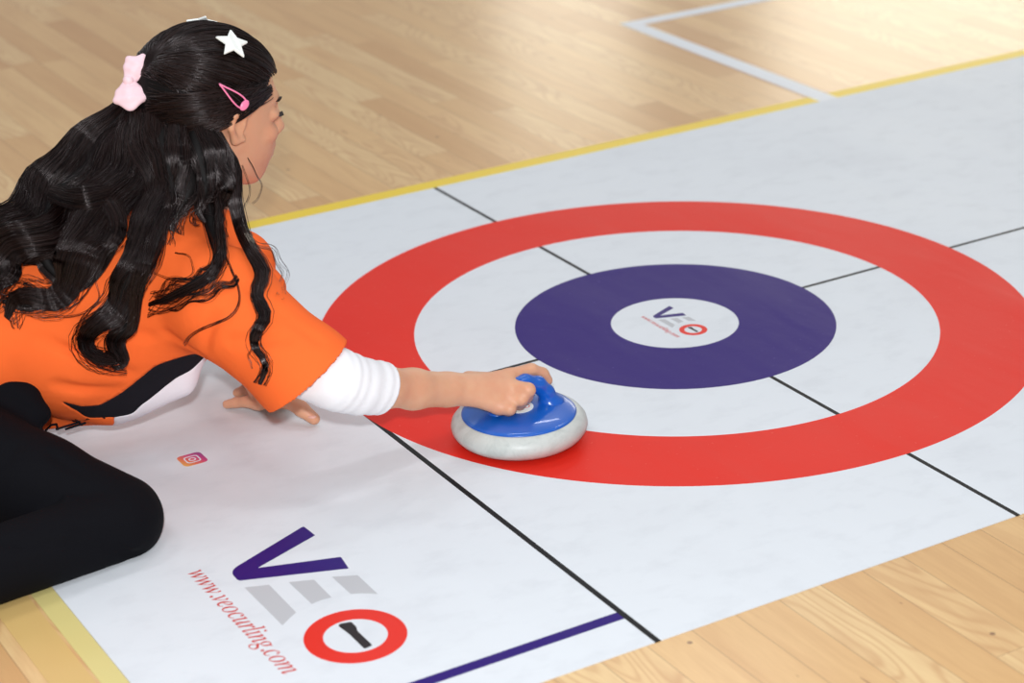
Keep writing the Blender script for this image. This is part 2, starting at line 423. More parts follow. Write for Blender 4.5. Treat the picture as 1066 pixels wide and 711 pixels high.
GLY = {'w':(0.664,[[(0.072,-0.012),(0.066,0.26),(0.065,0.294),(0.063,0.323),(0.061,0.349),(0.058,0.369),(0.054,0.386),(0.049,0.399),(0.037,0.416),(0.021,0.427),(0.0,0.43),(-0.005,0.43),(-0.003,0.447),(0.014,0.45),(0.03,0.453),(0.045,0.456),(0.058,0.458),(0.07,0.461),(0.08,0.464),(0.089,0.467),(0.097,0.469),(0.104,0.471),(0.11,0.471),(0.115,0.472),(0.119,0.472),(0.132,0.448),(0.14,0.376),(0.144,0.255),(0.146,0.136),(0.355,0.472),(0.372,0.472),(0.41,0.105),(0.481,0.19),(0.511,0.227),(0.536,0.261),(0.555,0.291),(0.568,0.317),(0.576,0.339),(0.579,0.358),(0.577,0.365),(0.571,0.374),(0.56,0.386),(0.549,0.399),(0.542,0.413),(0.54,0.427),(0.541,0.439),(0.545,0.45),(0.552,0.459),(0.561,0.466),(0.571,0.47),(0.583,0.471),(0.596,0.469),(0.607,0.463),(0.616,0.454),(0.623,0.441),(0.628,0.425),(0.629,0.407),(0.615,0.346),(0.575,0.268),(0.507,0.174),(0.358,-0.012),(0.342,-0.012),(0.305,0.329),(0.09,-0.012)]]),'v':(0.442,[[(0.091,-0.012),(0.075,0.254),(0.073,0.288),(0.07,0.318),(0.067,0.344),(0.063,0.365),(0.058,0.382),(0.053,0.395),(0.04,0.412),(0.022,0.423),(-0.001,0.426),(-0.009,0.426),(-0.005,0.445),(0.012,0.448),(0.027,0.451),(0.042,0.454),(0.055,0.456),(0.067,0.459),(0.078,0.462),(0.087,0.465),(0.095,0.467),(0.103,0.469),(0.109,0.469),(0.114,0.47),(0.118,0.47),(0.132,0.449),(0.144,0.386),(0.152,0.28),(0.163,0.087),(0.192,0.117),(0.219,0.146),(0.244,0.174),(0.266,0.201),(0.287,0.228),(0.305,0.253),(0.334,0.298),(0.352,0.333),(0.358,0.356),(0.356,0.363),(0.352,0.37),(0.344,0.378),(0.336,0.386),(0.328,0.394),(0.321,0.403),(0.315,0.411),(0.312,0.42),(0.311,0.429),(0.312,0.441),(0.317,0.452),(0.324,0.461),(0.334,0.467),(0.345,0.471),(0.358,0.472),(0.371,0.47),(0.383,0.464),(0.393,0.455),(0.4,0.442),(0.405,0.427),(0.406,0.409),(0.387,0.336),(0.331,0.242),(0.237,0.127),(0.112,-0.012)]]),'e':(0.428,[[(0.132,-0.01),(0.092,-0.005),(0.059,0.008),(0.031,0.031),(0.01,0.062),(-0.002,0.101),(-0.006,0.147),(-0.004,0.179),(0.003,0.212),(0.014,0.246),(0.028,0.28),(0.047,0.312),(0.069,0.344),(0.093,0.373),(0.12,0.399),(0.15,0.422),(0.197,0.449),(0.244,0.466),(0.291,0.471),(0.319,0.469),(0.342,0.462),(0.36,0.452),(0.373,0.437),(0.381,0.418),(0.384,0.396),(0.376,0.355),(0.351,0.317),(0.31,0.282),(0.253,0.252),(0.18,0.228),(0.091,0.212),(0.089,0.199),(0.087,0.187),(0.086,0.176),(0.085,0.165),(0.084,0.155),(0.084,0.146),(0.094,0.086),(0.125,0.05),(0.177,0.038),(0.225,0.047),(0.276,0.075),(0.329,0.121),(0.344,0.106),(0.312,0.07),(0.279,0.04),(0.245,0.018),(0.21,0.002),(0.172,-0.007)],[(0.095,0.235),(0.157,0.248),(0.209,0.268),(0.25,0.296),(0.28,0.329),(0.298,0.365),(0.304,0.404),(0.3,0.426),(0.288,0.44),(0.268,0.444),(0.247,0.441),(0.226,0.432),(0.204,0.417),(0.182,0.397),(0.161,0.372),(0.142,0.343),(0.124,0.309),(0.108,0.274)]]),'o':(0.522,[[(0.157,-0.012),(0.111,-0.007),(0.071,0.008),(0.039,0.033),(0.014,0.066),(-0.001,0.105),(-0.006,0.152),(-0.003,0.19),(0.006,0.228),(0.021,0.266),(0.04,0.302),(0.064,0.336),(0.092,0.369),(0.122,0.397),(0.155,0.422),(0.191,0.443),(0.227,0.459),(0.263,0.468),(0.3,0.471),(0.348,0.466),(0.388,0.451),(0.422,0.427),(0.447,0.393),(0.462,0.354),(0.467,0.307),(0.465,0.274),(0.457,0.24),(0.446,0.206),(0.429,0.172),(0.41,0.14),(0.387,0.109),(0.361,0.081),(0.333,0.056),(0.303,0.034),(0.255,0.008),(0.207,-0.007)],[(0.168,0.017),(0.195,0.02),(0.221,0.031),(0.247,0.048),(0.271,0.07),(0.294,0.096),(0.315,0.127),(0.333,0.16),(0.349,0.195),(0.362,0.232),(0.371,0.268),(0.377,0.303),(0.379,0.337),(0.37,0.397),(0.341,0.433),(0.294,0.445),(0.261,0.44),(0.229,0.424),(0.197,0.399),(0.167,0.364),(0.14,0.322),(0.116,0.273),(0.098,0.221),(0.087,0.172),(0.083,0.124),(0.086,0.092),(0.093,0.066),(0.106,0.045),(0.122,0.029),(0.143,0.02)]]),'c':(0.444,[[(0.148,-0.012),(0.105,-0.007),(0.068,0.008),(0.039,0.034),(0.017,0.069),(0.003,0.111),(-0.001,0.162),(0.001,0.195),(0.007,0.228),(0.018,0.261),(0.032,0.293),(0.05,0.324),(0.072,0.353),(0.096,0.38),(0.123,0.405),(0.152,0.426),(0.199,0.451),(0.247,0.466),(0.297,0.471),(0.326,0.469),(0.351,0.461),(0.371,0.45),(0.385,0.434),(0.394,0.417),(0.397,0.397),(0.396,0.381),(0.391,0.367),(0.384,0.356),(0.373,0.347),(0.361,0.342),(0.347,0.34),(0.323,0.344),(0.309,0.358),(0.304,0.38),(0.304,0.387),(0.306,0.393),(0.308,0.399),(0.311,0.404),(0.315,0.41),(0.319,0.416),(0.321,0.418),(0.322,0.42),(0.325,0.423),(0.326,0.426),(0.328,0.429),(0.328,0.431),(0.324,0.439),(0.313,0.443),(0.294,0.445),(0.259,0.44),(0.225,0.426),(0.193,0.403),(0.164,0.372),(0.138,0.335),(0.117,0.292),(0.101,0.246),(0.091,0.202),(0.088,0.16),(0.091,0.124),(0.099,0.093),(0.114,0.068),(0.132,0.049),(0.155,0.038),(0.182,0.034),(0.233,0.044),(0.286,0.073),(0.339,0.122),(0.355,0.105),(0.287,0.04),(0.218,0.001)]]),'u':(0.542,[[(0.068,-0.012),(0.05,-0.01),(0.034,-0.004),(0.022,0.006),(0.013,0.02),(0.008,0.036),(0.006,0.056),(0.007,0.069),(0.008,0.084),(0.012,0.102),(0.016,0.123),(0.021,0.146),(0.028,0.172),(0.075,0.34),(0.077,0.349),(0.079,0.358),(0.081,0.368),(0.082,0.377),(0.083,0.386),(0.083,0.395),(0.082,0.407),(0.077,0.416),(0.07,0.422),(0.058,0.425),(0.042,0.427),(0.02,0.428),(0.023,0.446),(0.047,0.449),(0.069,0.452),(0.089,0.455),(0.106,0.458),(0.121,0.46),(0.134,0.463),(0.156,0.467),(0.17,0.47),(0.177,0.471),(0.184,0.47),(0.189,0.468),(0.19,0.464),(0.19,0.461),(0.19,0.457),(0.189,0.453),(0.188,0.448),(0.187,0.444),(0.186,0.44),(0.105,0.159),(0.1,0.14),(0.096,0.124),(0.093,0.11),(0.09,0.098),(0.089,0.088),(0.088,0.08),(0.091,0.062),(0.101,0.052),(0.118,0.048),(0.138,0.052),(0.16,0.063),(0.185,0.081),(0.21,0.106),(0.237,0.136),(0.264,0.171),(0.29,0.211),(0.314,0.255),(0.338,0.303),(0.358,0.353),(0.375,0.406),(0.389,0.46),(0.467,0.46),(0.38,0.137),(0.373,0.108),(0.368,0.086),(0.367,0.07),(0.369,0.058),(0.376,0.05),(0.387,0.048),(0.41,0.057),(0.437,0.082),(0.469,0.125),(0.483,0.111),(0.434,0.043),(0.383,0.002),(0.331,-0.012),(0.303,-0.006),(0.287,0.011),(0.281,0.04),(0.283,0.062),(0.288,0.089),(0.296,0.121),(0.327,0.228),(0.278,0.154),(0.232,0.094),(0.189,0.048),(0.148,0.014),(0.108,-0.005)]]),'r':(0.333,[[(-0.019,0.0),(0.068,0.311),(0.076,0.343),(0.081,0.368),(0.083,0.386),(0.082,0.399),(0.077,0.409),(0.07,0.415),(0.058,0.419),(0.041,0.421),(0.019,0.423),(0.022,0.442),(0.046,0.446),(0.068,0.45),(0.088,0.453),(0.106,0.456),(0.121,0.459),(0.134,0.462),(0.155,0.467),(0.169,0.47),(0.176,0.471),(0.183,0.47),(0.186,0.465),(0.185,0.458),(0.133,0.267),(0.205,0.38),(0.263,0.448),(0.309,0.471),(0.321,0.47),(0.332,0.465),(0.341,0.458),(0.348,0.447),(0.352,0.435),(0.353,0.421),(0.351,0.404),(0.346,0.389),(0.337,0.376),(0.326,0.366),(0.313,0.36),(0.298,0.358),(0.287,0.359),(0.277,0.363),(0.268,0.369),(0.261,0.377),(0.256,0.387),(0.253,0.399),(0.175,0.297),(0.111,0.164),(0.061,0.0)]]),'l':(0.257,[[(0.047,-0.011),(0.033,-0.01),(0.021,-0.005),(0.011,0.003),(0.003,0.013),(-0.002,0.025),(-0.003,0.039),(-0.002,0.05),(-0.0,0.064),(0.004,0.081),(0.008,0.1),(0.014,0.123),(0.02,0.148),(0.146,0.614),(0.149,0.625),(0.15,0.635),(0.151,0.644),(0.15,0.658),(0.145,0.668),(0.138,0.675),(0.126,0.679),(0.109,0.682),(0.087,0.683),(0.089,0.701),(0.113,0.704),(0.135,0.707),(0.155,0.71),(0.172,0.712),(0.187,0.714),(0.2,0.717),(0.222,0.721),(0.236,0.724),(0.243,0.725),(0.25,0.724),(0.254,0.721),(0.255,0.716),(0.254,0.709),(0.252,0.701),(0.25,0.693),(0.093,0.125),(0.087,0.102),(0.084,0.085),(0.083,0.074),(0.085,0.061),(0.091,0.054),(0.101,0.051),(0.122,0.059),(0.149,0.083),(0.182,0.122),(0.198,0.107),(0.17,0.07),(0.142,0.041),(0.115,0.018),(0.09,0.002),(0.067,-0.008)]]),'i':(0.264,[[(0.182,0.586),(0.169,0.588),(0.157,0.593),(0.147,0.601),(0.138,0.612),(0.133,0.624),(0.131,0.637),(0.133,0.65),(0.138,0.662),(0.147,0.673),(0.157,0.682),(0.169,0.687),(0.182,0.689),(0.195,0.687),(0.208,0.682),(0.219,0.674),(0.227,0.663),(0.232,0.65),(0.234,0.637),(0.232,0.623),(0.227,0.611),(0.219,0.601),(0.208,0.592),(0.196,0.588)],[(0.049,-0.012),(0.022,-0.006),(0.005,0.012),(0.0,0.043),(0.001,0.054),(0.002,0.066),(0.005,0.079),(0.009,0.094),(0.013,0.11),(0.017,0.128),(0.082,0.359),(0.083,0.365),(0.085,0.371),(0.087,0.378),(0.088,0.384),(0.089,0.389),(0.089,0.393),(0.087,0.405),(0.082,0.414),(0.074,0.421),(0.062,0.425),(0.046,0.427),(0.026,0.428),(0.03,0.445),(0.054,0.448),(0.076,0.451),(0.097,0.454),(0.114,0.457),(0.13,0.459),(0.143,0.462),(0.164,0.467),(0.177,0.47),(0.184,0.471),(0.19,0.47),(0.194,0.466),(0.195,0.459),(0.195,0.456),(0.195,0.453),(0.194,0.451),(0.193,0.447),(0.192,0.444),(0.191,0.441),(0.094,0.117),(0.09,0.1),(0.087,0.086),(0.086,0.077),(0.088,0.061),(0.095,0.051),(0.107,0.048),(0.13,0.057),(0.159,0.082),(0.193,0.125),(0.208,0.11),(0.153,0.042),(0.1,0.002)]]),'n':(0.542,[[(0.331,-0.013),(0.317,-0.011),(0.305,-0.007),(0.295,0.001),(0.287,0.012),(0.283,0.025),(0.281,0.041),(0.285,0.073),(0.299,0.129),(0.321,0.209),(0.343,0.29),(0.357,0.347),(0.361,0.378),(0.358,0.395),(0.349,0.406),(0.335,0.409),(0.322,0.407),(0.307,0.401),(0.291,0.392),(0.273,0.379),(0.255,0.364),(0.237,0.346),(0.219,0.326),(0.201,0.305),(0.183,0.282),(0.166,0.259),(0.151,0.235),(0.138,0.211),(0.113,0.156),(0.088,0.086),(0.063,0.0),(-0.018,0.0),(0.079,0.329),(0.086,0.355),(0.091,0.375),(0.092,0.391),(0.091,0.402),(0.086,0.411),(0.079,0.417),(0.068,0.421),(0.053,0.423),(0.034,0.424),(0.026,0.424),(0.029,0.442),(0.055,0.445),(0.079,0.448),(0.1,0.452),(0.119,0.455),(0.135,0.458),(0.149,0.461),(0.17,0.467),(0.185,0.47),(0.194,0.471),(0.195,0.471),(0.197,0.469),(0.198,0.468),(0.199,0.465),(0.199,0.462),(0.198,0.458),(0.138,0.264),(0.188,0.327),(0.235,0.379),(0.28,0.419),(0.322,0.447),(0.359,0.463),(0.392,0.469),(0.424,0.463),(0.444,0.445),(0.45,0.414),(0.45,0.401),(0.448,0.388),(0.447,0.375),(0.444,0.361),(0.44,0.346),(0.436,0.331),(0.378,0.131),(0.374,0.117),(0.371,0.105),(0.369,0.095),(0.367,0.086),(0.365,0.079),(0.365,0.073),(0.367,0.06),(0.374,0.053),(0.386,0.05),(0.408,0.059),(0.434,0.088),(0.464,0.135),(0.48,0.123),(0.431,0.047),(0.382,0.002)]]),'g':(0.426,[[(0.094,-0.228),(0.045,-0.224),(0.003,-0.213),(-0.031,-0.195),(-0.057,-0.171),(-0.072,-0.143),(-0.077,-0.111),(-0.063,-0.057),(-0.019,-0.008),(0.053,0.036),(0.029,0.05),(0.014,0.066),(0.009,0.085),(0.012,0.097),(0.019,0.11),(0.032,0.125),(0.087,0.18),(0.047,0.21),(0.023,0.246),(0.015,0.29),(0.018,0.322),(0.027,0.352),(0.043,0.381),(0.064,0.407),(0.089,0.43),(0.119,0.449),(0.152,0.463),(0.188,0.471),(0.226,0.474),(0.251,0.472),(0.278,0.466),(0.307,0.457),(0.334,0.448),(0.354,0.442),(0.366,0.44),(0.431,0.44),(0.431,0.396),(0.362,0.396),(0.366,0.382),(0.368,0.367),(0.369,0.352),(0.366,0.319),(0.357,0.287),(0.341,0.259),(0.32,0.233),(0.295,0.211),(0.267,0.193),(0.234,0.18),(0.2,0.172),(0.164,0.169),(0.15,0.169),(0.136,0.17),(0.122,0.172),(0.104,0.157),(0.094,0.143),(0.09,0.129),(0.099,0.113),(0.124,0.097),(0.167,0.081),(0.215,0.065),(0.256,0.047),(0.289,0.028),(0.313,0.005),(0.327,-0.024),(0.332,-0.059),(0.329,-0.091),(0.319,-0.121),(0.303,-0.148),(0.28,-0.171),(0.253,-0.191),(0.22,-0.207),(0.182,-0.219),(0.14,-0.226)],[(0.166,0.192),(0.187,0.195),(0.206,0.203),(0.225,0.217),(0.241,0.235),(0.255,0.257),(0.268,0.283),(0.277,0.311),(0.282,0.34),(0.284,0.371),(0.282,0.394),(0.276,0.414),(0.266,0.43),(0.253,0.441),(0.237,0.448),(0.219,0.45),(0.199,0.447),(0.18,0.439),(0.162,0.425),(0.144,0.406),(0.129,0.384),(0.117,0.359),(0.107,0.331),(0.101,0.302),(0.099,0.271),(0.106,0.227),(0.129,0.201)],[(0.112,-0.197),(0.195,-0.185),(0.245,-0.149),(0.262,-0.089),(0.26,-0.074),(0.254,-0.059),(0.243,-0.047),(0.229,-0.035),(0.214,-0.024),(0.196,-0.015),(0.177,-0.006),(0.159,0.002),(0.14,0.008),(0.115,0.016),(0.094,0.023),(0.078,0.027),(0.027,-0.01),(-0.004,-0.051),(-0.014,-0.095),(0.0,-0.152),(0.042,-0.186)]]),'m':(0.819,[[(0.61,-0.011),(0.582,-0.005),(0.566,0.014),(0.56,0.046),(0.561,0.067),(0.565,0.09),(0.572,0.116),(0.631,0.325),(0.637,0.347),(0.64,0.365),(0.641,0.379),(0.638,0.396),(0.628,0.406),(0.612,0.409),(0.594,0.406),(0.575,0.398),(0.553,0.384),(0.53,0.364),(0.507,0.34),(0.484,0.312),(0.46,0.28),(0.438,0.244),(0.416,0.204),(0.401,0.173),(0.386,0.14),(0.373,0.107),(0.361,0.072),(0.35,0.037),(0.34,0.0),(0.261,0.0),(0.35,0.302),(0.358,0.334),(0.363,0.361),(0.365,0.383),(0.362,0.397),(0.353,0.406),(0.338,0.409),(0.325,0.407),(0.31,0.401),(0.293,0.392),(0.273,0.378),(0.253,0.362),(0.232,0.342),(0.21,0.319),(0.189,0.294),(0.169,0.266),(0.155,0.243),(0.141,0.218),(0.128,0.192),(0.116,0.164),(0.105,0.135),(0.094,0.104),(0.06,0.0),(-0.019,0.0),(0.074,0.315),(0.079,0.333),(0.083,0.348),(0.087,0.362),(0.089,0.374),(0.09,0.384),(0.091,0.392),(0.089,0.404),(0.084,0.413),(0.076,0.419),(0.063,0.423),(0.046,0.426),(0.025,0.428),(0.029,0.446),(0.074,0.45),(0.111,0.455),(0.14,0.461),(0.151,0.464),(0.161,0.467),(0.169,0.469),(0.175,0.47),(0.18,0.471),(0.183,0.471),(0.189,0.47),(0.193,0.466),(0.194,0.459),(0.193,0.456),(0.193,0.453),(0.193,0.451),(0.192,0.447),(0.191,0.444),(0.19,0.441),(0.135,0.264),(0.23,0.378),(0.316,0.447),(0.392,0.47),(0.425,0.464),(0.445,0.444),(0.452,0.412),(0.449,0.381),(0.44,0.335),(0.424,0.274),(0.511,0.383),(0.592,0.448),(0.668,0.47),(0.701,0.463),(0.721,0.443),(0.728,0.41),(0.728,0.4),(0.726,0.389),(0.724,0.377),(0.721,0.363),(0.717,0.348),(0.713,0.331),(0.649,0.097),(0.648,0.094),(0.647,0.09),(0.647,0.086),(0.646,0.081),(0.645,0.078),(0.645,0.074),(0.647,0.062),(0.653,0.054),(0.663,0.052),(0.674,0.054),(0.686,0.06),(0.698,0.071),(0.704,0.078),(0.711,0.086),(0.719,0.095),(0.726,0.105),(0.735,0.117),(0.743,0.129),(0.757,0.113),(0.708,0.044),(0.659,0.003)]]),'.':(0.219,[[(0.109,0.111),(0.079,0.103),(0.057,0.081),(0.049,0.051),(0.057,0.021),(0.079,-0.001),(0.109,-0.009),(0.139,-0.001),(0.161,0.021),(0.169,0.051),(0.161,0.081),(0.139,0.103)]])}
def text_contours(s, size):
    out = []; x = 0
    for ch in s:
        adv, cont = GLY[ch]
        for c in cont: out.append([((x + px) * size, py * size) for px, py in c])
        x += adv
    return out, x * size

# logo laid out in mat coordinates; place() shrinks a copy of it for the button
def logo(place, z, parent, fine=True):
    pl = lambda cs: [[place(*p) for p in c] for c in cs]
    vee = rounded([(-.7640, -.2785), (-.7622, -.3089), (-.8584, -.3454), (-.7600, -.3780), (-.7650, -.4098), (-.8912, -.3615), (-.8912, -.3330)],
                  [.004, 0, 0, .002, 0, .004, .016])
    flat_shape('letter_v', pl([vee]), z, M['navy'], parent)
    for k, b in enumerate(([(-.8916, -.3808), (-.8640, -.3915), (-.8648, -.4698), (-.8780, -.4785), (-.8912, -.4884)],
              [(-.8411, -.3995), (-.8130, -.4111), (-.8140, -.4615), (-.8270, -.4605), (-.8409, -.4625)],
              [(-.7913, -.4172), (-.7635, -.4312), (-.7640, -.4850), (-.7780, -.4745), (-.7912, -.4671)])):
        flat_shape('letter_bar', pl([b]), z, M['grey'], parent)
    flat_shape('letter_ring', pl([circle(-.8300, -.5572, .0604), circle(-.8300, -.5572, .0376)]), z, M['red'], parent)
    bar = rounded([(-.8370, -.5267), (-.8335, -.5225), (-.8200, -.5262), (-.8200, -.5400), (-.8232, -.5480), (-.8232, -.5873), (-.8345, -.5890), (-.8345, -.5480)], [.002] * 8, 2)
    flat_shape('ring_pointer', pl([bar]), z, M['black'], parent)
    cont, w = text_contours('www.veocurling.com', 1.0)
    s = .2815 / w
    flat_shape('web_address', pl([[(-.9363 + py * s * 1.10, -.3085 - px * s) for px, py in c] for c in cont]), z, M['redtext'], parent)
logo(lambda x, y: (x, y), TH + .0001, MAT)
logo(lambda x, y: (.0070 + (x + .83) * .355, -.0395 + (y + .5572) * .355), TH + .0001, MAT)
# small photo-app emblem printed on the mat near her hand
def mat_emblem():
    m = NT('emblem_gradient'); tc = m.n('ShaderNodeTexCoord'); sp = m.n('ShaderNodeSeparateXYZ'); m.t.links.new(tc.outputs['Object'], sp.inputs[0])
    t = m.math('ADD', m.math('MULTIPLY_ADD', sp.outputs[0], 17.0, .807 * 17 + .5), m.math('MULTIPLY_ADD', sp.outputs[1], 9.0, .017 * 9))
    m.P(Base_Color=m.ramp(t, [(0, srgb(236, 190, 70)), (.35, srgb(232, 110, 70)), (.62, srgb(205, 50, 120)), (1, srgb(100, 40, 130))]), Roughness=.4); return m.m
def rrect(cx, cy, a, r): return rounded([(cx - a, cy - a), (cx + a, cy - a), (cx + a, cy + a), (cx - a, cy + a)], [r] * 4, 6)
E1 = flat_shape('round_cornered_emblem', [rrect(-.807, -.017, .0175, .008)], TH + .0001, mat_emblem(), MAT)
flat_shape('emblem_outline', [rrect(-.807, -.017, .0105, .006), rrect(-.807, -.017, .0085, .0045)], .0001 + TH + .00012, M['white'], E1)
flat_shape('emblem_outline', [circle(-.807, -.017, .0052, 24), circle(-.807, -.017, .0033, 24)], .0001 + TH + .00012, M['white'], E1)

# ------------------------------------------------------------------ the curling stone
def lathe(name, prof, mat, parent, n=96, c=(0, 0, 0)):
    v = []; f = []
    for r, z in prof:
        for k in range(n):
            a = 2 * math.pi * k / n; v.append((c[0] + r * math.cos(a), c[1] + r * math.sin(a), c[2] + z))
    for i in range(len(prof) - 1):
        for k in range(n):
            f.append((i * n + k, i * n + (k + 1) % n, (i + 1) * n + (k + 1) % n, (i + 1) * n + k))
    f.append(tuple(range(n))[::-1]); f.append(tuple(range((len(prof) - 1) * n, len(prof) * n)))
    return mesh_obj(name, v, f, mat, parent)
SX, SY = -.4035, -.2125
ST = bpy.data.objects.new('curling_stone', None); link(ST); ST.location = (SX, SY, TH)
tag(ST, 'pale grey curling stone with a blue top plate and handle gripped by the child', 'curling stone')
lathe('stone_body', [(.066, 0), (.072, .0012), (.081, .0045), (.0885, .010), (.0928, .0165), (.0940, .0225), (.0925, .0285), (.0880, .0342), (.0820, .0378), (.0795, .0388), (.0780, .0375), (.04, .0375)], M['stone'], ST)
lathe('top_plate', [(.05, .036), (.0785, .0372), (.0790, .0392), (.0775, .0406), (.0720, .0420), (.0600, .0440), (.0450, .0455), (.0300, .0462), (.0215, .0464)], M['blue'], ST)
HF = Field()
AR = [(-.031, .003, .042), (-.031, .003, .060), (-.024, .001, .0740), (-.008, 0, .0785), (.012, 0, .0795), (.031, -.001, .0725), (.043, -.003, .058), (.049, -.004, .042)]
HF.add(chain([V3(*a) for a in AR], [.0115, .0112, .0115, .0120, .0120, .0115, .0112, .0125]), .004)
HF.add(ell((.050, -.004, .043), (.018, .017, .006)), .010); HF.add(ell((-.034, .003, .043), (.012, .012, .004)), .008)
vv, qq = surface(HF, .0014)
mesh_obj('handle', vv, qq, M['blue'], ST)
STK = lathe('round_sticker', [(.0205, .0463), (.0205, .0469), (.0200, .0470)], M['starwhite'], ST, 48)
tag(STK, 'round white sticker')
flat_shape('sticker_ring', [circle(.009, -.0045, .0055, 32), circle(.009, -.0045, .0042, 32)], .0471, M['red'], STK)
flat_shape('sticker_letter', [[(-.010, .010), (-.0085, .010), (-.0045, .003), (-.0005, .010), (.001, .010), (-.0038, .001), (-.0052, .001)]], .0471, M['navy'], STK)

# ------------------------------------------------------------------ the child: body
HC = V3(*(-0.6871,0.0882,0.4547)); HR = np.array([[0.968, -0.07822, -0.21098], [0.08596, 0.98985, 0.02744], [0.20921, -0.04524, 0.97667]])          # skull centre; rows = forward, left, up
hp = lambda x, y, z: HC + x * HR[0] + y * HR[1] + z * HR[2]
def hell(c, rad): return ell(hp(*c), rad, HR)
neck = (-0.7293,0.0578,0.2691); shR = (-0.7706,-0.0662,0.2497); shL = (-0.6576,0.1320,0.1979)
elR = (-0.6822,-0.2379,0.1693); wrR = (-0.5072,-0.1986,0.0957); elL = (-0.6658,0.2406,0.1043); wrL = (-0.6653,0.0622,0.0485)
B = Field()
B.add([cap((-1.1442,0.0624,0.1308), (-1.0531,0.2177,0.1190), .080, .080), cap((-1.0930,0.1234,0.1357), (-0.9586,0.1038,0.1999), .080, .078),
       cap((-0.9586,0.1038,0.1999), (-0.8169,0.0734,0.2253), .08, .085), cap((-0.8169,0.0734,0.2253), (-0.7430,0.0586,0.2551), .08, .045)], .04)
B.add([cap((-0.8121,0.0490,0.2322), shR, .06, .045), cap((-0.7834,0.0889,0.2194), shL, .055, .032)], .03)
B.add(cap(neck, hp(-.018, 0, -.06), .038, .038), .02)
# head
B.add(hell((-.012, 0, .018), (.092, .072, .082)), .02)
B.add(hell((.030, 0, -.030), (.056, .054, .075)), .02)
B.add(cap(hp(.052, 0, -.078), hp(.067, 0, -.083), .020, .0165), .02)       # chin
B.add([cap(hp(.0, -.048, -.055), hp(.058, -.014, -.086), .018, .014), cap(hp(.0, .048, -.055), hp(.058, .014, -.086), .018, .014)], .02)   # jaw
B.add(cap(hp(.072, -.022, .018), hp(.072, .022, .018), .012, .012), .014)  # brow
B.add([ell(hp(.070, -.030, -.024), (.015, .016, .014), HR), ell(hp(.070, .030, -.024), (.015, .016, .014), HR)], .014)   # cheeks
B.add([ell(hp(.080, -.028, .002), (.012, .014, .010), HR), ell(hp(.080, .028, .002), (.012, .014, .010), HR)], .016, 's')   # eye sockets
B.add(chain([hp(.0815, 0, .014), hp(.089, 0, -.008), hp(.0985, 0, -.0235)], [.006, .0065, .0080]), .010)  # nose
B.add([ell(hp(.091, -.009, -.0275), (.008, .006, .006), HR), ell(hp(.091, .009, -.0275), (.008, .006, .006), HR)], .006)
B.add(hell((.062, 0, -.052), (.026, .032, .026)), .02)
B.add(cap(hp(.0865, -.013, -.0465), hp(.0865, .013, -.0465), .0055, .0055), .005)   # upper lip
B.add(cap(hp(.084, -.012, -.0585), hp(.084, .012, -.0585), .0065, .0065), .005)   # lower lip
B.add([ell(hp(.072, -.028, .002), (.0115, .0165, .0095), HR), ell(hp(.072, .028, .002), (.0115, .0165, .0095), HR)], .007)   # closed-over lids
for s in (-1, 1):                                                          # ears
    ear = Field()
    ex = .013
    ear.add(chain([hp(ex + .010, s * .066, -.026), hp(ex - .003, s * .071, -.028), hp(ex - .014, s * .080, -.008), hp(ex - .012, s * .083, .010), hp(ex + .003, s * .078, .017), hp(ex + .013, s * .069, .010)],
                  [.0050, .0055, .0045, .0042, .0042, .0038]), .004)
    ear.add(ell(hp(ex - .001, s * .0685, -.004), (.013, .004, .022), HR), .005)
    ear.add(ell(hp(ex + .002, s * .0745, -.006), (.006, .005, .010), HR), .004, 's')
    B.add(ear, .003)
# right arm
B.add(chain([shR, elR], [.043, .033]), .02)
B.add(chain([elR, (-0.6136,-0.2242,0.1368), (-0.5612,-0.2087,0.1144), wrR], [.0300, .0268, .0258, .0232]), .012)
# right hand (palm, then four fingers and a thumb, each its own chain)
kI, kM, kR, kP = (-0.4088,-0.1988,0.0895), (-0.4173,-0.2152,0.0820), (-0.4277,-0.2220,0.0715), (-0.4428,-0.2265,0.0629)
HND = Field()
for a, ra, rb in ((kI, .014, .0115), (kM, .014, .0118), (kR, .0135, .0112), (kP, .013, .0105)):
    HND.add(cap((-0.4921,-0.1977,0.0921), a, ra, rb), .012)
HND.add(cap(wrR, (-0.4540,-0.1980,0.0823), .0215, .016), .012)
FI = Field().add(chain([kI, (-0.3725,-0.1969,0.0895), (-0.3532,-0.1949,0.0780), (-0.3459,-0.1950,0.0659)], [.0112, .0092, .0085, .0075]), .003)
FM = Field().add(chain([kM, (-0.4028,-0.2393,0.0830), (-0.4016,-0.2315,0.0697), (-0.4064,-0.2135,0.0627)], [.0115, .0100, .0088, .0078]), .003)
FR = Field().add(chain([kR, (-0.4136,-0.2389,0.0714), (-0.4105,-0.2279,0.0592), (-0.4133,-0.2093,0.0556)], [.0108, .0090, .0080, .0072]), .003)
FP = Field().add(chain([kP, (-0.4322,-0.2392,0.0621), (-0.4283,-0.2269,0.0535), (-0.4295,-0.2107,0.0518)], [.0102, .0085, .0074, .0066]), .003)
FT = Field().add(chain([(-0.4648,-0.1862,0.0936), (-0.4180,-0.1662,0.0739), (-0.3903,-0.1651,0.0575), (-0.3721,-0.1730,0.0499)], [.0130, .0115, .0098, .0085]), .004)
for fg in (FI, FM, FR, FP, FT): HND.add(fg, .0035)
B.add(HND, .008)
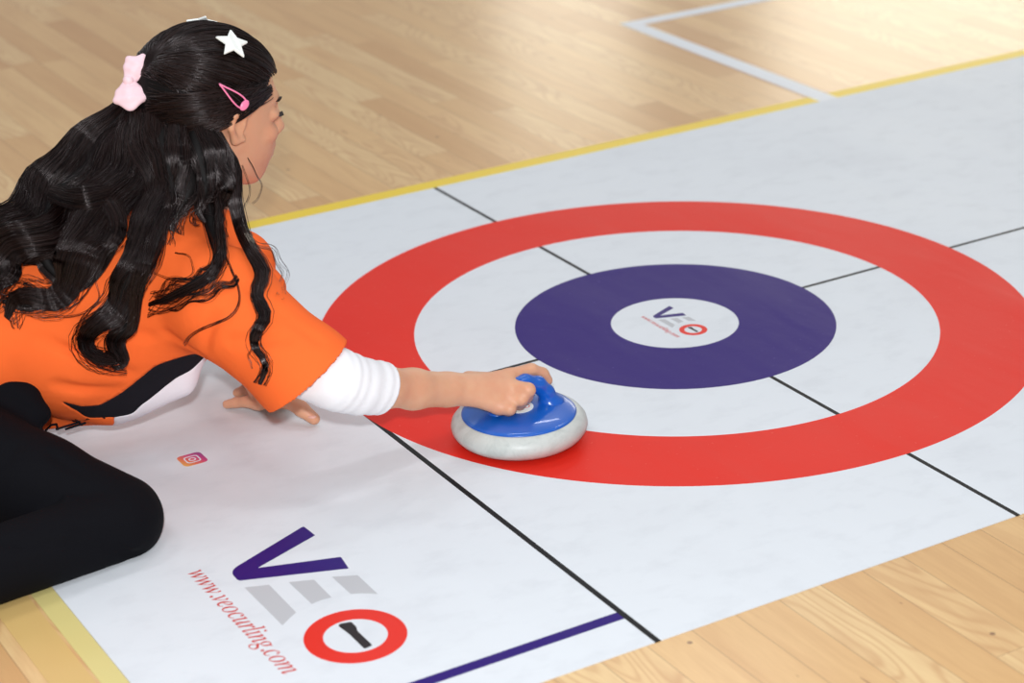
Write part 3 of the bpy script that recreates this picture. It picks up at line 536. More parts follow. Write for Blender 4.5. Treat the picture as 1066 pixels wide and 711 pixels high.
# left arm and left hand propped on the mat
B.add(chain([shL, elL], [.032, .030]), .02)
B.add(chain([elL, wrL], [.031, .0205]), .012)
HL = Field()
HL.add(cap(wrL, (-0.6523,0.0517,0.0296), .0195, .017), .01)
for a in ((-0.6733,0.0597,0.0216), (-0.6493,0.0894,0.0206), (-0.6304,0.0848,0.0204), (-0.6243,0.0622,0.0197)):
    HL.add(cap((-0.6517,0.0526,0.0321), a, .016, .0105), .01)
HL.add(Field().add(chain([(-0.6737,0.0519,0.0232), (-0.6846,0.0744,0.0205), (-0.6929,0.0902,0.0152), (-0.7023,0.1040,0.0094)], [.0105, .0082, .0076, .0066]), .003), .0035)
HL.add(Field().add(chain([(-0.6600,0.0826,0.0199), (-0.6646,0.1161,0.0190), (-0.6726,0.1341,0.0082)], [.0100, .0085, .0070]), .003), .0035)
HL.add(Field().add(chain([(-0.6410,0.0910,0.0208), (-0.6378,0.1318,0.0183), (-0.6356,0.1595,0.0059)], [.0105, .0090, .0072]), .003), .0035)
HL.add(Field().add(chain([(-0.6232,0.0806,0.0201), (-0.6108,0.1172,0.0198), (-0.6024,0.1440,0.0077)], [.0105, .0090, .0072]), .003), .0035)
HL.add(Field().add(chain([(-0.6518,0.0396,0.0311), (-0.6414,0.0137,0.0338), (-0.6328,-0.0011,0.0238), (-0.6216,-0.0160,0.0117)], [.0155, .0125, .0108, .0088]), .004), .005)
B.add(HL, .008)
# legs: right shin folded under its thigh, left leg beside it
knR, knL = (-0.9724,-0.1951,0.0364), (-1.0065,0.1401,0.0664)
B.add([cap((-1.1525,0.0442,0.1098), knR, .072, .046), cap(knR, (-1.2760,-0.2448,0.0423), .042, .035)], .012)
B.add([cap((-1.0706,0.2158,0.0952), knL, .075, .050), cap(knL, (-1.2040,0.2958,-0.0483), .045, .035)], .012)
fR0, fR1 = V3(*(-1.2760,-0.2448,0.0423)), V3(*(-1.3664,-0.1590,0.0105)); fL0, fL1 = V3(*(-1.2040,0.2958,-0.0483)), V3(*(-1.3003,0.3608,-0.0783))
for a_, b_ in ((fR0, fR1), (fL0, fL1)):
    a_[2] = .040; b_[2] = .024; B.add(cap(a_, b_, .031, .018), .02)
bv, bq = surface(B, .0026)
bv[:, 2] = np.maximum(bv[:, 2], .0016)
BODY = mesh_obj('person', bv, bq, M['skin'])
tag(BODY, 'kneeling dark-haired child in an orange shirt and black trousers pushing the stone', 'person')

# ------------------------------------------------------------------ clothing
def hem(verts, quads, o, n, rad):
    """cut a garment open along a plane (only near o) and draw its edge straight onto that plane"""
    n = V3(*n); n /= np.linalg.norm(n); d = (verts - o) @ n; nearv = np.linalg.norm(verts - o, axis=1) < rad
    out = (d > 0) & nearv
    keep = ~out[quads].all(1); verts = verts.copy()
    touch = np.zeros(len(verts), bool); touch[quads[keep].ravel()] = True
    mv = out & touch; verts[mv] -= d[mv, None] * n
    return compact(verts, quads[keep])

# shirt
hemA, hemB = V3(*(-0.7639,-0.0866,0.2414)), V3(*(-0.7091,-0.2034,0.1702))
S = Field()
S.add([cap((-0.7362,0.0486,0.2679), (-0.8042,0.0491,0.2415), .066, .105), cap((-0.8042,0.0491,0.2415), (-0.8981,0.0734,0.2333), .105, .108),
       cap((-0.8981,0.0734,0.2333), (-1.0122,0.0944,0.2204), .108, .100), cap((-1.0122,0.0944,0.2204), (-1.1003,0.1230,0.1768), .100, .132)], .03)
S.add([cap((-0.8042,0.0336,0.2355), (-0.7691,-0.0748,0.2468), .08, .067), cap((-0.7592,0.0778,0.2245), (-0.6579,0.1232,0.2052), .07, .044)], .03)
S.add(cap((-0.6579,0.1232,0.2052), (-0.6621,0.2137,0.1050), .046, .056), .03)                        # far sleeve
S.add(chain([hemA, hemB, hemB + (hemB - hemA) * .25], [.068, .0605, .0600]), .03)        # near sleeve
S.add(cap((-0.6697,0.0449,0.2358), (-0.6808,-0.0283,0.2270), .020, .026), .03)
S.add(cap((-0.8098,0.0298,0.1962), (-0.9397,0.0537,0.1710), .07, .085), .03)                           # slack of the loose body
S.add(cap((-0.9335,0.0740,0.1054), (-0.8601,0.0525,0.0958), .030, .034), .05)
S.add(cap((-0.9678,0.1084,0.0596), (-0.8787,0.0601,0.0646), .018, .015), .03)
S.add(cap((-0.8970,0.0289,0.0944), (-0.8099,-0.0105,0.1148), .020, .018), .05)
def snap(guide, off):
    """lay guide points onto the shirt, keeping them where they fall across the back"""
    g = np.array([V3(*p) for p in guide]); off = np.broadcast_to(off, len(g)).copy()
    for i in range(len(g)):
        if off[i] is None or np.isnan(off[i]): continue
        s = np.linspace(-.16, .25, 165); q = g[i] + s[:, None] * TOCAM
        d = S(q) - off[i]
        w = np.nonzero(d < 0)[0]
        if len(w) and w[-1] < len(s) - 1: g[i] = g[i] + s[w[-1] + 1] * TOCAM
    return [tuple(p) for p in g]
# folds
def folds(lst, r=.012, k=.018):
    for a, b in lst:
        a, b = snap([a, b], .003); S.add(cap(a, b, r, r * .5), k, 's')
folds([((-0.8788,-0.0812,0.2216), (-0.9738,-0.0342,0.2579)), ((-0.9134,-0.0835,0.1772), (-1.0010,-0.0305,0.2340)), ((-0.7945,-0.1651,0.2250), (-0.7455,-0.2238,0.2389)),
       ((-0.7522,-0.1478,0.2831), (-0.7101,-0.2446,0.2374)), ((-0.7962,-0.1281,0.2471), (-0.8168,-0.1257,0.2031)), ((-0.9804,-0.0180,0.1566), (-0.9169,-0.0484,0.1431)), ((-0.8569,-0.0930,0.2230), (-0.8259,-0.1237,0.1966))], .0045, .013)
sv, sq = surface(S, .0036)
ax = (hemB - hemA) / np.linalg.norm(hemB - hemA)
fa = (V3(*(-0.6621,0.2137,0.1050)) - V3(*(-0.6412,0.1140,0.2058))); fa /= np.linalg.norm(fa)
hn = hemB - V3(*(-0.7706,-0.1525,0.2652)); hn /= np.linalg.norm(hn)
sv, sq = hem(sv, sq, hemB, hn, .14)
sv, sq = hem(sv, sq, V3(*(-0.6621,0.2137,0.1050)) + fa * .02, fa, .11)
# panels: pattern drawn in the garment's side plane (s along the torso, t across it)
O3 = V3(*(-0.8981,0.0734,0.2333)); A1 = V3(*(-0.8042,0.0491,0.2415)) - V3(*(-1.0131,0.0931,0.2169)); A1 /= np.linalg.norm(A1)
N1 = V3(-.494, -.869, 0); N1 = N1 + TOCAM; N1 -= A1 * (N1 @ A1); N1 /= np.linalg.norm(N1); A2 = np.cross(N1, A1)
def st_of(p): q = np.atleast_2d(p) - O3; return np.stack([q @ A1, q @ A2], 1)
def inpoly(pts, poly):
    x, y = pts.T; r = np.zeros(len(pts), bool); n = len(poly)
    for i in range(n):
        x1, y1 = poly[i]; x2, y2 = poly[(i + 1) % n]
        c = ((y1 > y) != (y2 > y)) & (x < (x2 - x1) * (y - y1) / (y2 - y1 + 1e-12) + x1)
        r ^= c
    return r
blk = [(-0.9758,0.0040,0.1305), (-0.9526,-0.0155,0.1178), (-0.9290,-0.0300,0.1157), (-0.9000,-0.0501,0.1338), (-0.8620,-0.0786,0.1703), (-0.8083,-0.1017,0.1855), (-0.7977,-0.1125,0.1758), (-0.8156,-0.0994,0.1564), (-0.8335,-0.0817,0.1462), (-0.8752,-0.0407,0.1055), (-0.8850,-0.0191,0.0871), (-0.9051,-0.0079,0.0867), (-0.9362,0.0099,0.0867), (-0.9491,-0.0006,0.1014), (-0.9523,0.0036,0.1062)]
wht = [(-0.7987,-0.1182,0.1632), (-0.7977,-0.1125,0.1758), (-0.8156,-0.0994,0.1564), (-0.8335,-0.0817,0.1462), (-0.8752,-0.0407,0.1055), (-0.8850,-0.0191,0.0871), (-0.9051,-0.0079,0.0867), (-0.9131,-0.0237,0.0455), (-0.7991,-0.0674,0.0884)]
cen = sv[sq].mean(1); near = ((cen - O3) @ N1 > -.03) & (cap(hemA, hemB, .068, .066)(cen) > .006)
stc = st_of(cen)
isb = near & inpoly(stc, [tuple(st_of(V3(*p))[0]) for p in blk])
isw = near & ~isb & inpoly(stc, [tuple(st_of(V3(*p))[0]) for p in wht])
lab = isb * 1 + isw * 2
def soften(verts, quads, lab, it=10):
    """relax the seam lines between panels so that they run smoothly"""
    e = np.concatenate([quads[:, [i, (i + 1) % 4]] for i in range(4)]); fl_ = np.tile(lab, 4); e.sort(axis=1)
    key = e[:, 0].astype(np.int64) * len(verts) + e[:, 1]; o = np.argsort(key, kind='stable'); key, e, fl_ = key[o], e[o], fl_[o]
    same = key[1:] == key[:-1]; b = np.nonzero(same & (fl_[1:] != fl_[:-1]))[0]; E_ = e[b]; verts = verts.copy()
    for _ in range(it):
        s = np.zeros_like(verts); c = np.zeros(len(verts))
        for p, q in ((0, 1), (1, 0)): np.add.at(s, E_[:, p], verts[E_[:, q]]); np.add.at(c, E_[:, p], 1)
        m = c >= 2; verts[m] = .4 * verts[m] + .6 * s[m] / c[m, None]
    return verts
sv = soften(sv, sq, lab)
SH = None
for nm, msk, mt in (('shirt', ~(isb | isw), M['orange']), ('side_panel', isb, M['blackcloth']), ('front_panel', isw, M['whitecloth'])):
    if not msk.any(): continue
    v2, q2 = compact(sv, sq[msk])
    o = mesh_obj(nm, v2, q2, mt, BODY if SH is None else SH)
    thicken(o, .0018)
    if SH is None: SH = o
    else: tag(o, {'side_panel': 'black side panel', 'front_panel': 'white panel'}[nm])
PR = [[(-0.9791,0.0694,0.0564), (-0.9740,0.0699,0.0634), (-0.9670,0.0664,0.0643), (-0.9640,0.0617,0.0582)], [(-0.9663,0.0630,0.0583), (-0.9396,0.0515,0.0656)], [(-0.9551,0.0564,0.0579), (-0.9285,0.0449,0.0652)], [(-0.9435,0.0549,0.0682), (-0.9181,0.0417,0.0708)], [(-0.9383,0.0489,0.0620), (-0.9340,0.0505,0.0702)]]
PV, PQ = [], []
for pr in PR:
    pr = np.array(snap(pr, .0004))
    g_ = np.concatenate([np.linspace(pr[i], pr[i + 1], 6)[:-1] for i in range(len(pr) - 1)] + [pr[-1:]])
    PV.append(g_)
# stitched hem ring of the near sleeve
def ring_tube(name, c, axis, rfun, r, mat, parent, n=72, m=6):
    axis = axis / np.linalg.norm(axis); e1 = np.cross(axis, V3(0, 0, 1)); e1 /= np.linalg.norm(e1); e2 = np.cross(axis, e1)
    v = []; f = []
    for i in range(n):
        a = 2 * math.pi * i / n; d = math.cos(a) * e1 + math.sin(a) * e2
        for j in range(m):
            b = 2 * math.pi * j / m; v.append(c + d * (rfun(a) + r * math.cos(b)) + axis * r * math.sin(b))
    for i in range(n):
        for j in range(m):
            f.append((i * m + j, ((i + 1) % n) * m + j, ((i + 1) % n) * m + (j + 1) % m, i * m + (j + 1) % m))
    return mesh_obj(name, v, f, mat, parent)

# white long-sleeved undershirt showing below the orange sleeve
cuff = V3(*(-0.6169,-0.2250,0.1365)); ua = V3(*(-0.6169,-0.2250,0.1365)) - V3(*(-0.6546,-0.2336,0.1592)); ua /= np.linalg.norm(ua)
UF = Field()
UF.add(chain([(-0.7463,-0.1215,0.2166), (-0.7044,-0.2127,0.1819), (-0.6822,-0.2379,0.1693), (-0.6509,-0.2333,0.1513), cuff, cuff + ua * .05], [.036, .0365, .0350, .0320, .0295, .0292]), .02)
def ufold(p, d):
    t = (p - cuff) @ ua; a = (p - cuff) @ np.cross(ua, V3(0, 0, 1))
    w = .5 + .5 * np.sin(t * 330 + a * 60 + 1.5 * np.sin(t * 90))
    return d - .0012 * w
UF.post = ufold
uv, uq = surface(UF, .0026)
uv, uq = hem(uv, uq, cuff, ua, .12)
US = mesh_obj('undershirt_sleeve', uv, uq, M['undershirt'], BODY); thicken(US, .0016)
tag(US, 'white undershirt sleeve')

# trousers
T = Field()
T.add([cap((-1.1426,0.0708,0.1243), (-1.0531,0.2177,0.1190), .108, .108), cap((-1.0945,0.1213,0.1298), (-1.0384,0.1195,0.1399), .10, .082)], .03)
T.add([cap((-1.1584,0.0234,0.1116), (-1.0482,-0.1056,0.0665), .088, .064), cap((-1.0482,-0.1056,0.0665), (-0.9748,-0.1879,0.0353), .064, .056)], .02)
T.add(cap((-0.9804,-0.2028,0.0368), (-1.2874,-0.2447,0.0421), .0485, .046), .004)
T.add([cap((-1.0706,0.2158,0.0952), (-1.0106,0.1327,0.0848), .085, .058), cap((-1.0065,0.1401,0.0664), (-1.2305,0.3110,-0.0531), .053, .043)], .02)
T.add([cap((-1.0081,0.0128,0.1618), (-1.0385,-0.0142,0.0976), .012, .018), cap((-1.0468,0.0116,0.1655), (-1.0045,-0.0199,0.1252), .014, .010)], .03)
T.add([cap((-1.0226,-0.2170,0.0356), (-0.9781,-0.2465,0.0272), .006, .004), cap((-1.0400,-0.1952,0.0848), (-0.9965,-0.2361,0.0523), .004, .003)], .012)
def creases(F, lst, r, k):
    for ln in lst:
        q = []
        for p in ln:
            p = V3(*p); s_ = np.linspace(-.16, .25, 165); d = F(p + s_[:, None] * TOCAM); w_ = np.nonzero(d < r * .4)[0]
            q.append(p + s_[w_[-1] + 1] * TOCAM if len(w_) and w_[-1] < 164 else p)
        for i in range(len(q) - 1): F.add(cap(q[i], q[i + 1], r, r * .8), k, 's')
creases(T, [[(-1.1286,-0.1513,0.0464), (-1.0784,-0.1830,0.0400), (-1.0334,-0.2117,0.0338), (-1.0018,-0.2347,0.0237)]], .004, .010)
creases(T, [[(-1.0007,-0.2332,0.0281), (-0.9819,-0.2519,0.0119)], [(-1.0859,-0.0887,0.1204), (-1.0445,-0.0669,0.1108)], [(-1.1044,-0.1097,0.1074), (-1.0612,-0.0846,0.1064)], [(-1.0523,-0.0074,0.1714), (-1.0218,-0.0174,0.1357)], [(-1.0298,-0.2267,0.0582), (-0.9974,-0.2523,0.0438)], [(-1.0209,-0.1166,0.1135), (-1.0084,-0.1663,0.1036)]], .0035, .012)
tv, tq = surface(T, .0040)
tv[:, 2] = np.maximum(tv[:, 2], .0016)
TR = mesh_obj('trousers', tv, tq, M['pantcloth'], BODY)


# face details
for s in (-1, 1):
    e = Field().add(ell(hp(.0738, s * .028, -.0005), (.0100, .0110, .0050), HR)); ev, eq = surface(e, .0016)
    mesh_obj('eye', ev, eq, M['eye'], BODY)
def tubes(paths, radii, sides=3):
    """paths (n,m,3) with radii (n,m) -> vertices and quads"""
    paths = np.asarray(paths, float); n, m, _ = paths.shape
    t = np.gradient(paths, axis=1); t /= np.maximum(np.linalg.norm(t, axis=2), 1e-9)[..., None]
    ref = np.broadcast_to(V3(.3, .2, .93), t.shape); e1 = np.cross(t, ref); e1 /= np.maximum(np.linalg.norm(e1, axis=2), 1e-9)[..., None]
    e2 = np.cross(t, e1); out = []
    for k in range(sides):
        a = 2 * math.pi * k / sides
        out.append(paths + radii[..., None] * (math.cos(a) * e1 + math.sin(a) * e2))
    v = np.stack(out, 2)
    base = (np.arange(n)[:, None, None] * m + np.arange(m - 1)[None, :, None]) * sides
    k = np.arange(sides)[None, None, :]; k2 = (k + 1) % sides
    q = np.stack([base + k, base + k2, base + sides + k2, base + sides + k], -1)
    return v.reshape(-1, 3), q.reshape(-1, 4)
b0 = 0; pv_, pq_ = [], []
for g_ in PV:
    v_, q_ = tubes(g_[None], np.full((1, len(g_)), .0016), 5); pv_.append(v_); pq_.append(q_ + b0); b0 += len(v_)
o = mesh_obj('front_print', np.concatenate(pv_), np.concatenate(pq_), M['blackcloth'], SH); tag(o, 'black printed lettering')
def brow_paths(s, z0, n, x0, ln):
    ps = []
    for i in range(n):
        t = i / (n - 1); y = s * (.014 + .030 * t)
        a = hp(x0 - .012 * t * t, y, z0 + .004 * math.sin(t * 2.6)); d = HR[0] * ln * .3 + HR[1] * s * ln * .8 + HR[2] * ln * .3
        ps.append([a, a + d * .5, a + d])
    return np.array(ps)
for s in (-1, 1):
    bp = brow_paths(s, .020, 26, .0835, .007); v_, q_ = tubes(bp, np.full(bp.shape[:2], .0007)); mesh_obj('eyebrow', v_, q_, M['lash'], BODY)
    lp = []
    for i in range(14):
        t = i / 13; y = s * (.019 + .019 * t); a = hp(.0830 - .005 * t, y, .001)
        lp.append([a, a + HR[0] * .005 + HR[2] * -.001, a + HR[0] * .009 + HR[1] * s * .002 + HR[2] * .002])
    lp = np.array(lp); v_, q_ = tubes(lp, np.full(lp.shape[:2], .0005)); mesh_obj('eyelashes', v_, q_, M['lash'], BODY)

# shoes on the tucked-back feet
for a_, b_ in ((fR0, fR1), (fL0, fL1)):
    d_ = (b_ - a_) / np.linalg.norm(b_ - a_); F_ = Field().add([cap(a_ + d_ * .03, b_, .037, .030), cap(b_, b_ + d_ * .05 - V3(0, 0, .002), .030, .021)], .01)
    v_, q_ = surface(F_, .003); v_[:, 2] = np.maximum(v_[:, 2], .0018); mesh_obj('shoe', v_, q_, M['blackcloth'], BODY)

# ------------------------------------------------------------------ hair
HE_C = V3(-.014, 0, .022); HE_R = V3(.102, .082, .087)
def on_scalp(dirs, off=0.):
    """unit directions in the head frame -> points on the hair shell"""
    d = dirs / np.linalg.norm(dirs, axis=-1, keepdims=True)
    q = HE_C + d * (HE_R + np.asarray(off)[..., None] if np.ndim(off) else HE_R + off)
    return HC + q @ HR
CAPF = Field().add(hell(tuple(HE_C), tuple(HE_R - .003)))
CAPF.add(hell((-.040, 0, -.010), (.062, .070, .075)), .02)
cv_, cq_ = surface(CAPF, .003)
loc = (cv_ - HC) @ HR.T
def hairline(p):   # True where the shell must be open: face and ears
    x, y, z = p.T
    front = .060 - .55 * (np.clip(.062 - z, 0, 1))
    return (x > front) & (z < .075) | ((x > -.018) & (z < .020)) | (z < -.070)
cc = ((cv_[cq_].mean(1)) - HC) @ HR.T
v_, q_ = compact(cv_, cq_[~hairline(cc)])
HAIR = mesh_obj('hair', v_, q_, M['hairbase'], BODY); thicken(HAIR, .004)
tag(HAIR, 'long wavy dark hair')

AP, AR_ = [], []
NP = 30
def resample(pts, n=NP):
    pts = np.asarray(pts, float); k = len(pts)
    # Catmull-Rom through the guide
    P_ = np.vstack([2 * pts[0] - pts[1], pts, 2 * pts[-1] - pts[-2]]); out = []
    for u in np.linspace(0, k - 1 - 1e-6, n):
        i = int(u); t = u - i; a, b, c, d = P_[i:i + 4]
        out.append(.5 * (2 * b + (c - a) * t + (2 * a - 5 * b + 4 * c - d) * t * t + (3 * b - a - 3 * c + d) * t ** 3))
    return np.array(out)
BOW = V3(-.088, -.010, .048)                                        # gathering point in the head frame
bd = (BOW - HE_C) / HE_R; bd /= np.linalg.norm(bd)
def slerp(a, b, t):
    w = np.arccos(np.clip((a * b).sum(-1), -1, 1))[:, None, None]; t = t[None, :, None]
    return (np.sin((1 - t) * w) * a[:, None] + np.sin(t * w) * b[:, None]) / np.sin(w)
# crown: swept back from the hairline to the bow
n = 3200
az = RNG.uniform(-1, 1, n); 
el = RNG.uniform(0, 1, n)
# start directions: band around the front hairline and random points behind it
hx = np.cos(az * 2.2) ; hy = np.sin(az * 2.2)
hz = .30 + .38 * np.cos(az * 1.7) + RNG.uniform(-.24, .06, n)
st = np.stack([hx * .95, hy, hz], 1); st /= np.linalg.norm(st, axis=1, keepdims=True)
tt = np.linspace(0, 1, NP)
lift = RNG.uniform(0, 1, n)
back = np.where(RNG.rand(n) < .45, RNG.uniform(0, .7, n), 0)
bb = bd[None] + RNG.normal(0, .05, (n, 3)); bb /= np.linalg.norm(bb, axis=1, keepdims=True)
pth = []
for k in range(n):
    t = back[k] + (1 - back[k]) * tt
    d = slerp(st[k:k + 1], bb[k:k + 1], t)[0]
    clump = math.floor(az[k] * 38)
    wob = .0016 * math.sin(clump * 2.3) + .003 * math.sin(clump * 5.1) * .4
    off = (.000 + .0035 * lift[k] + wob) * np.sin(np.clip(t * 1.15 + .08, 0, 1) * math.pi) ** .5 - .001
    pth.append(on_scalp(d, off))
AP.append(np.array(pth)); AR_.append(np.full((n, NP), .00062))

# side and nape hair: starts along the crown line and falls
def lock(guide, rads, n, wid=.00046, wave=.0, fl=1.0, core=True, flat=.7, fray=.09, curl=.30):
    """a tress: strands scattered in a tapering cross-section around a guide"""
    g = resample([V3(*p) for p in guide]); r = np.interp(np.linspace(0, 1, NP), np.linspace(0, 1, len(rads)), rads)
    t = np.gradient(g, axis=0); t /= np.linalg.norm(t, axis=1)[:, None]
    e1 = np.cross(t, TOCAM); e1 /= np.maximum(np.linalg.norm(e1, axis=1), 1e-6)[:, None]; e2 = np.cross(e1, t)
    n = int(n * 1.8); u = np.linspace(0, 1, NP); pz = RNG.uniform(0, 6.28); L_ = np.linalg.norm(np.diff(g, axis=0), axis=1).sum()
    if core: g = g + (np.sin(u * L_ * 62 + pz) * curl * np.clip(u * 3 - .5, 0, 1) * r)[:, None] * e1 + (np.cos(u * L_ * 62 + pz) * curl * .6 * np.clip(u * 3 - .5, 0, 1) * r)[:, None] * e2
    th = RNG.uniform(0, 2 * math.pi, n); rr = np.sqrt(RNG.uniform(.25, 1, n))
    ph = pz + RNG.normal(0, .22, n)
    sub = RNG.uniform(0, 2 * math.pi, 9); th = sub[RNG.randint(0, 9, n)] + RNG.normal(0, .24, n)
    sg = RNG.choice([-1, 1])
    tw = th[:, None] + 1.6 * u[None] * sg + .18 * np.sin(9 * u[None] + ph[:, None])
    R_ = rr[:, None] * r[None] * (1 + fray * RNG.normal(0, 1, n)[:, None] * u[None])
    p = g[None] + (R_ * np.cos(tw))[..., None] * e1[None] + (R_ * np.sin(tw) * flat)[..., None] * e2[None]
    p += (wave * np.sin(u[None] * 17 + ph[:, None]))[..., None] * e1[None] * r.max()
    stray = (RNG.rand(n) < .035)[:, None, None]
    p += stray * (np.sin(u[None] * RNG.uniform(5, 12, n)[:, None] + ph[:, None]) * (.25 + u[None]) * r.max() * .5)[..., None] * e1[None]
    AP.append(p); AR_.append(np.full((n, NP), wid) * np.linspace(1.1, .75, NP)[None])
    if core:
        CO.append((g, r * .60 * np.clip(np.minimum(u * 12, (1 - u) * 3.0), 0, 1) ** .6 + .0002, flat))
CO = []
NN = float('nan')
bowp = hp(*BOW)
# ponytail: from the bow over the back to the left
lock(snap([(-0.7852,0.1185,0.4788), (-0.8189,0.1055,0.4644), (-0.8663,0.1036,0.4316), (-0.9167,0.0990,0.3898), (-0.9626,0.1058,0.3508), (-0.9950,0.1034,0.3088), (-1.0334,0.0924,0.2426), (-1.0579,0.0837,0.1968)], [NN, NN, NN, NN, .03, .02, .02, .015]), [.008, .016, .026, .030, .030, .026, .022, .014], 520, wave=.10)
lock(snap([(-0.7894,0.1080,0.4781), (-0.8191,0.0875,0.4532), (-0.8594,0.0687,0.4197), (-0.8998,0.0585,0.3780), (-0.9400,0.0620,0.3390), (-0.9847,0.0722,0.3083), (-1.0240,0.0770,0.2727), (-1.0087,0.0553,0.2466)], [NN, NN, NN, NN, .035, .03, .022, .015]), [.010, .020, .030, .034, .032, .026, .018, .008], 560, wave=.12)
lock(snap([(-0.7914,0.0963,0.4774), (-0.8143,0.0677,0.4441), (-0.8409,0.0382,0.4046), (-0.8713,0.0250,0.3684), (-0.9027,0.0234,0.3292), (-0.9242,0.0052,0.2931), (-0.9543,0.0098,0.2678), (-0.9902,0.0275,0.2623), (-1.0119,0.0311,0.2448)], [NN, NN, NN, .04, .03, .024, .016, .012, .006]), [.010, .022, .030, .034, .030, .022, .014, .009, .003], 560, wave=.12)
lock(snap([(-0.8770,0.0427,0.3975), (-0.8713,0.0250,0.3684), (-0.8676,0.0085,0.3394), (-0.8939,0.0079,0.3080), (-0.9208,0.0014,0.2895), (-0.9167,-0.0078,0.2755)], [NN, .045, .035, .024, .014, .01]), [.016, .02, .018, .014, .010, .004], 240, wave=.1)
lock(snap([(-0.9853,0.0887,0.3408), (-1.0024,0.0861,0.3159), (-0.9892,0.0560,0.2957), (-1.0158,0.0613,0.2759), (-1.0361,0.0756,0.2814)], [.035, .03, .02, .015, .02]), [.016, .018, .014, .010, .006], 220, wave=.1)
lock(snap([(-0.9214,0.0712,0.3788), (-0.8905,0.0294,0.3805), (-0.8533,0.0177,0.3997), (-0.8322,0.0243,0.4119)], [.05, .06, NN, NN]), [.012, .016, .014, .008], 200, wave=.05)
# centre-back tress ending in a loop
lock(snap([(-0.7825,0.0606,0.4662), (-0.7988,0.0330,0.4173), (-0.8082,0.0045,0.3743), (-0.8236,-0.0066,0.3343), (-0.8533,-0.0229,0.2925), (-0.8774,-0.0271,0.2565), (-0.9095,-0.0208,0.2324), (-0.9271,-0.0242,0.2053), (-0.9214,-0.0379,0.1843), (-0.8978,-0.0518,0.1833)], [NN, NN, NN, .03, .024, .018, .014, .010, .008, .006]), [.022, .028, .028, .024, .021, .018, .012, .010, .008, .003], 620, wave=.10)
lock(snap([(-0.8042,-0.0007,0.3683), (-0.8352,-0.0232,0.3126), (-0.8547,-0.0336,0.2695), (-0.8788,-0.0377,0.2334), (-0.8931,-0.0408,0.2109), (-0.9010,-0.0476,0.1881), (-0.9140,-0.0446,0.1793)], [NN, .03, .022, .016, .012, .008, .006]), [.016, .018, .016, .012, .012, .010, .004], 330, wave=.12)
# shoulder tress curling to the left
lock(snap([(-0.7514,0.0394,0.4592), (-0.7578,0.0171,0.4068), (-0.7508,-0.0079,0.3645), (-0.7449,-0.0300,0.3269), (-0.7456,-0.0567,0.2976), (-0.7661,-0.0681,0.2763), (-0.7976,-0.0564,0.2636), (-0.8356,-0.0540,0.2502), (-0.8506,-0.0452,0.2508)], [NN, NN, NN, .02, .016, .012, .010, .007, .004]), [.022, .026, .019, .012, .009, .007, .005, .0035, .001], 300, wave=.14, fray=.35)
# long lock in front of the shoulder
lock(snap([(-0.7141,0.0195,0.4240), (-0.7082,-0.0047,0.3948), (-0.7178,-0.0286,0.3608), (-0.7161,-0.0458,0.3280), (-0.7120,-0.0742,0.3009), (-0.7179,-0.1170,0.2837), (-0.7388,-0.1387,0.2663), (-0.7448,-0.1691,0.2488), (-0.7613,-0.1813,0.2305), (-0.7691,-0.1899,0.2168), (-0.7675,-0.2063,0.1984), (-0.7767,-0.2109,0.1784)], [NN, NN, NN, NN, .012, .010, .009, .008, .006, .005, .004, .004]), [.014, .013, .009, .0085, .0085, .010, .007, .0075, .006, .004, .003, .0012], 300, wave=.16)
lock([(-0.7241,0.0190,0.4367), (-0.7197,-0.0011,0.4015), (-0.7209,-0.0221,0.3703), (-0.7455,-0.0221,0.3421), (-0.7453,-0.0476,0.3162)], [.018, .018, .012, .007, .002], 240, wave=.1)
# hair over the neck and behind the ear
NECK = [
 [(-0.7933,0.0737,0.4676), (-0.8096,0.0481,0.4352), (-0.8200,0.0201,0.3922), (-0.8311,-0.0044,0.3552), (-0.8447,-0.0108,0.3269)],
 [(-0.7766,0.0559,0.4637), (-0.7890,0.0275,0.4300), (-0.7931,0.0042,0.3911), (-0.8066,-0.0171,0.3577), (-0.8238,-0.0242,0.3237)],
 [(-0.7576,0.0436,0.4606), (-0.7682,0.0135,0.4257), (-0.7726,-0.0078,0.3903), (-0.7879,-0.0187,0.3635), (-0.8075,-0.0270,0.3369)],
 [(-0.7386,0.0313,0.4575), (-0.7470,0.0066,0.4234), (-0.7491,-0.0095,0.3885), (-0.7621,-0.0212,0.3627), (-0.7631,-0.0376,0.3411)],
 [(-0.7234,0.0244,0.4484), (-0.7262,0.0053,0.4196), (-0.7266,-0.0083,0.3916), (-0.7367,-0.0140,0.3686), (-0.7371,-0.0296,0.3492)],
 [(-0.7126,0.0344,0.4305), (-0.7074,0.0219,0.4114), (-0.7057,0.0049,0.3916), (-0.7043,-0.0041,0.3751), (-0.7127,-0.0073,0.3590)]]
for gk, rk in zip(NECK, ([.02, .026, .025, .018, .006], [.02, .026, .022, .013, .003], [.018, .025, .020, .010, .002], [.018, .023, .017, .008, .001], [.015, .018, .012, .005, .001], [.008, .010, .007, .004, .001])):
    lock(gk, rk, 330, wave=.10, curl=.16)
lock(snap([(-0.8915,0.0329,0.3611), (-0.9102,0.0301,0.3341), (-0.9470,0.0426,0.3171), (-0.9873,0.0629,0.3118), (-1.0267,0.0804,0.3018)], [.035, .03, .022, .018, .015]), [.012, .018, .016, .014, .008], 260, wave=.1)
lock(snap([(-0.9301,0.0407,0.3326), (-0.9477,0.0373,0.3056), (-0.9390,0.0099,0.2856), (-0.9479,0.0060,0.2675), (-0.9871,0.0234,0.2576), (-1.0101,0.0381,0.2608)], [.03, .02, .016, .012, .008, .006]), [.012, .012, .010, .008, .006, .002], 220, wave=.1)
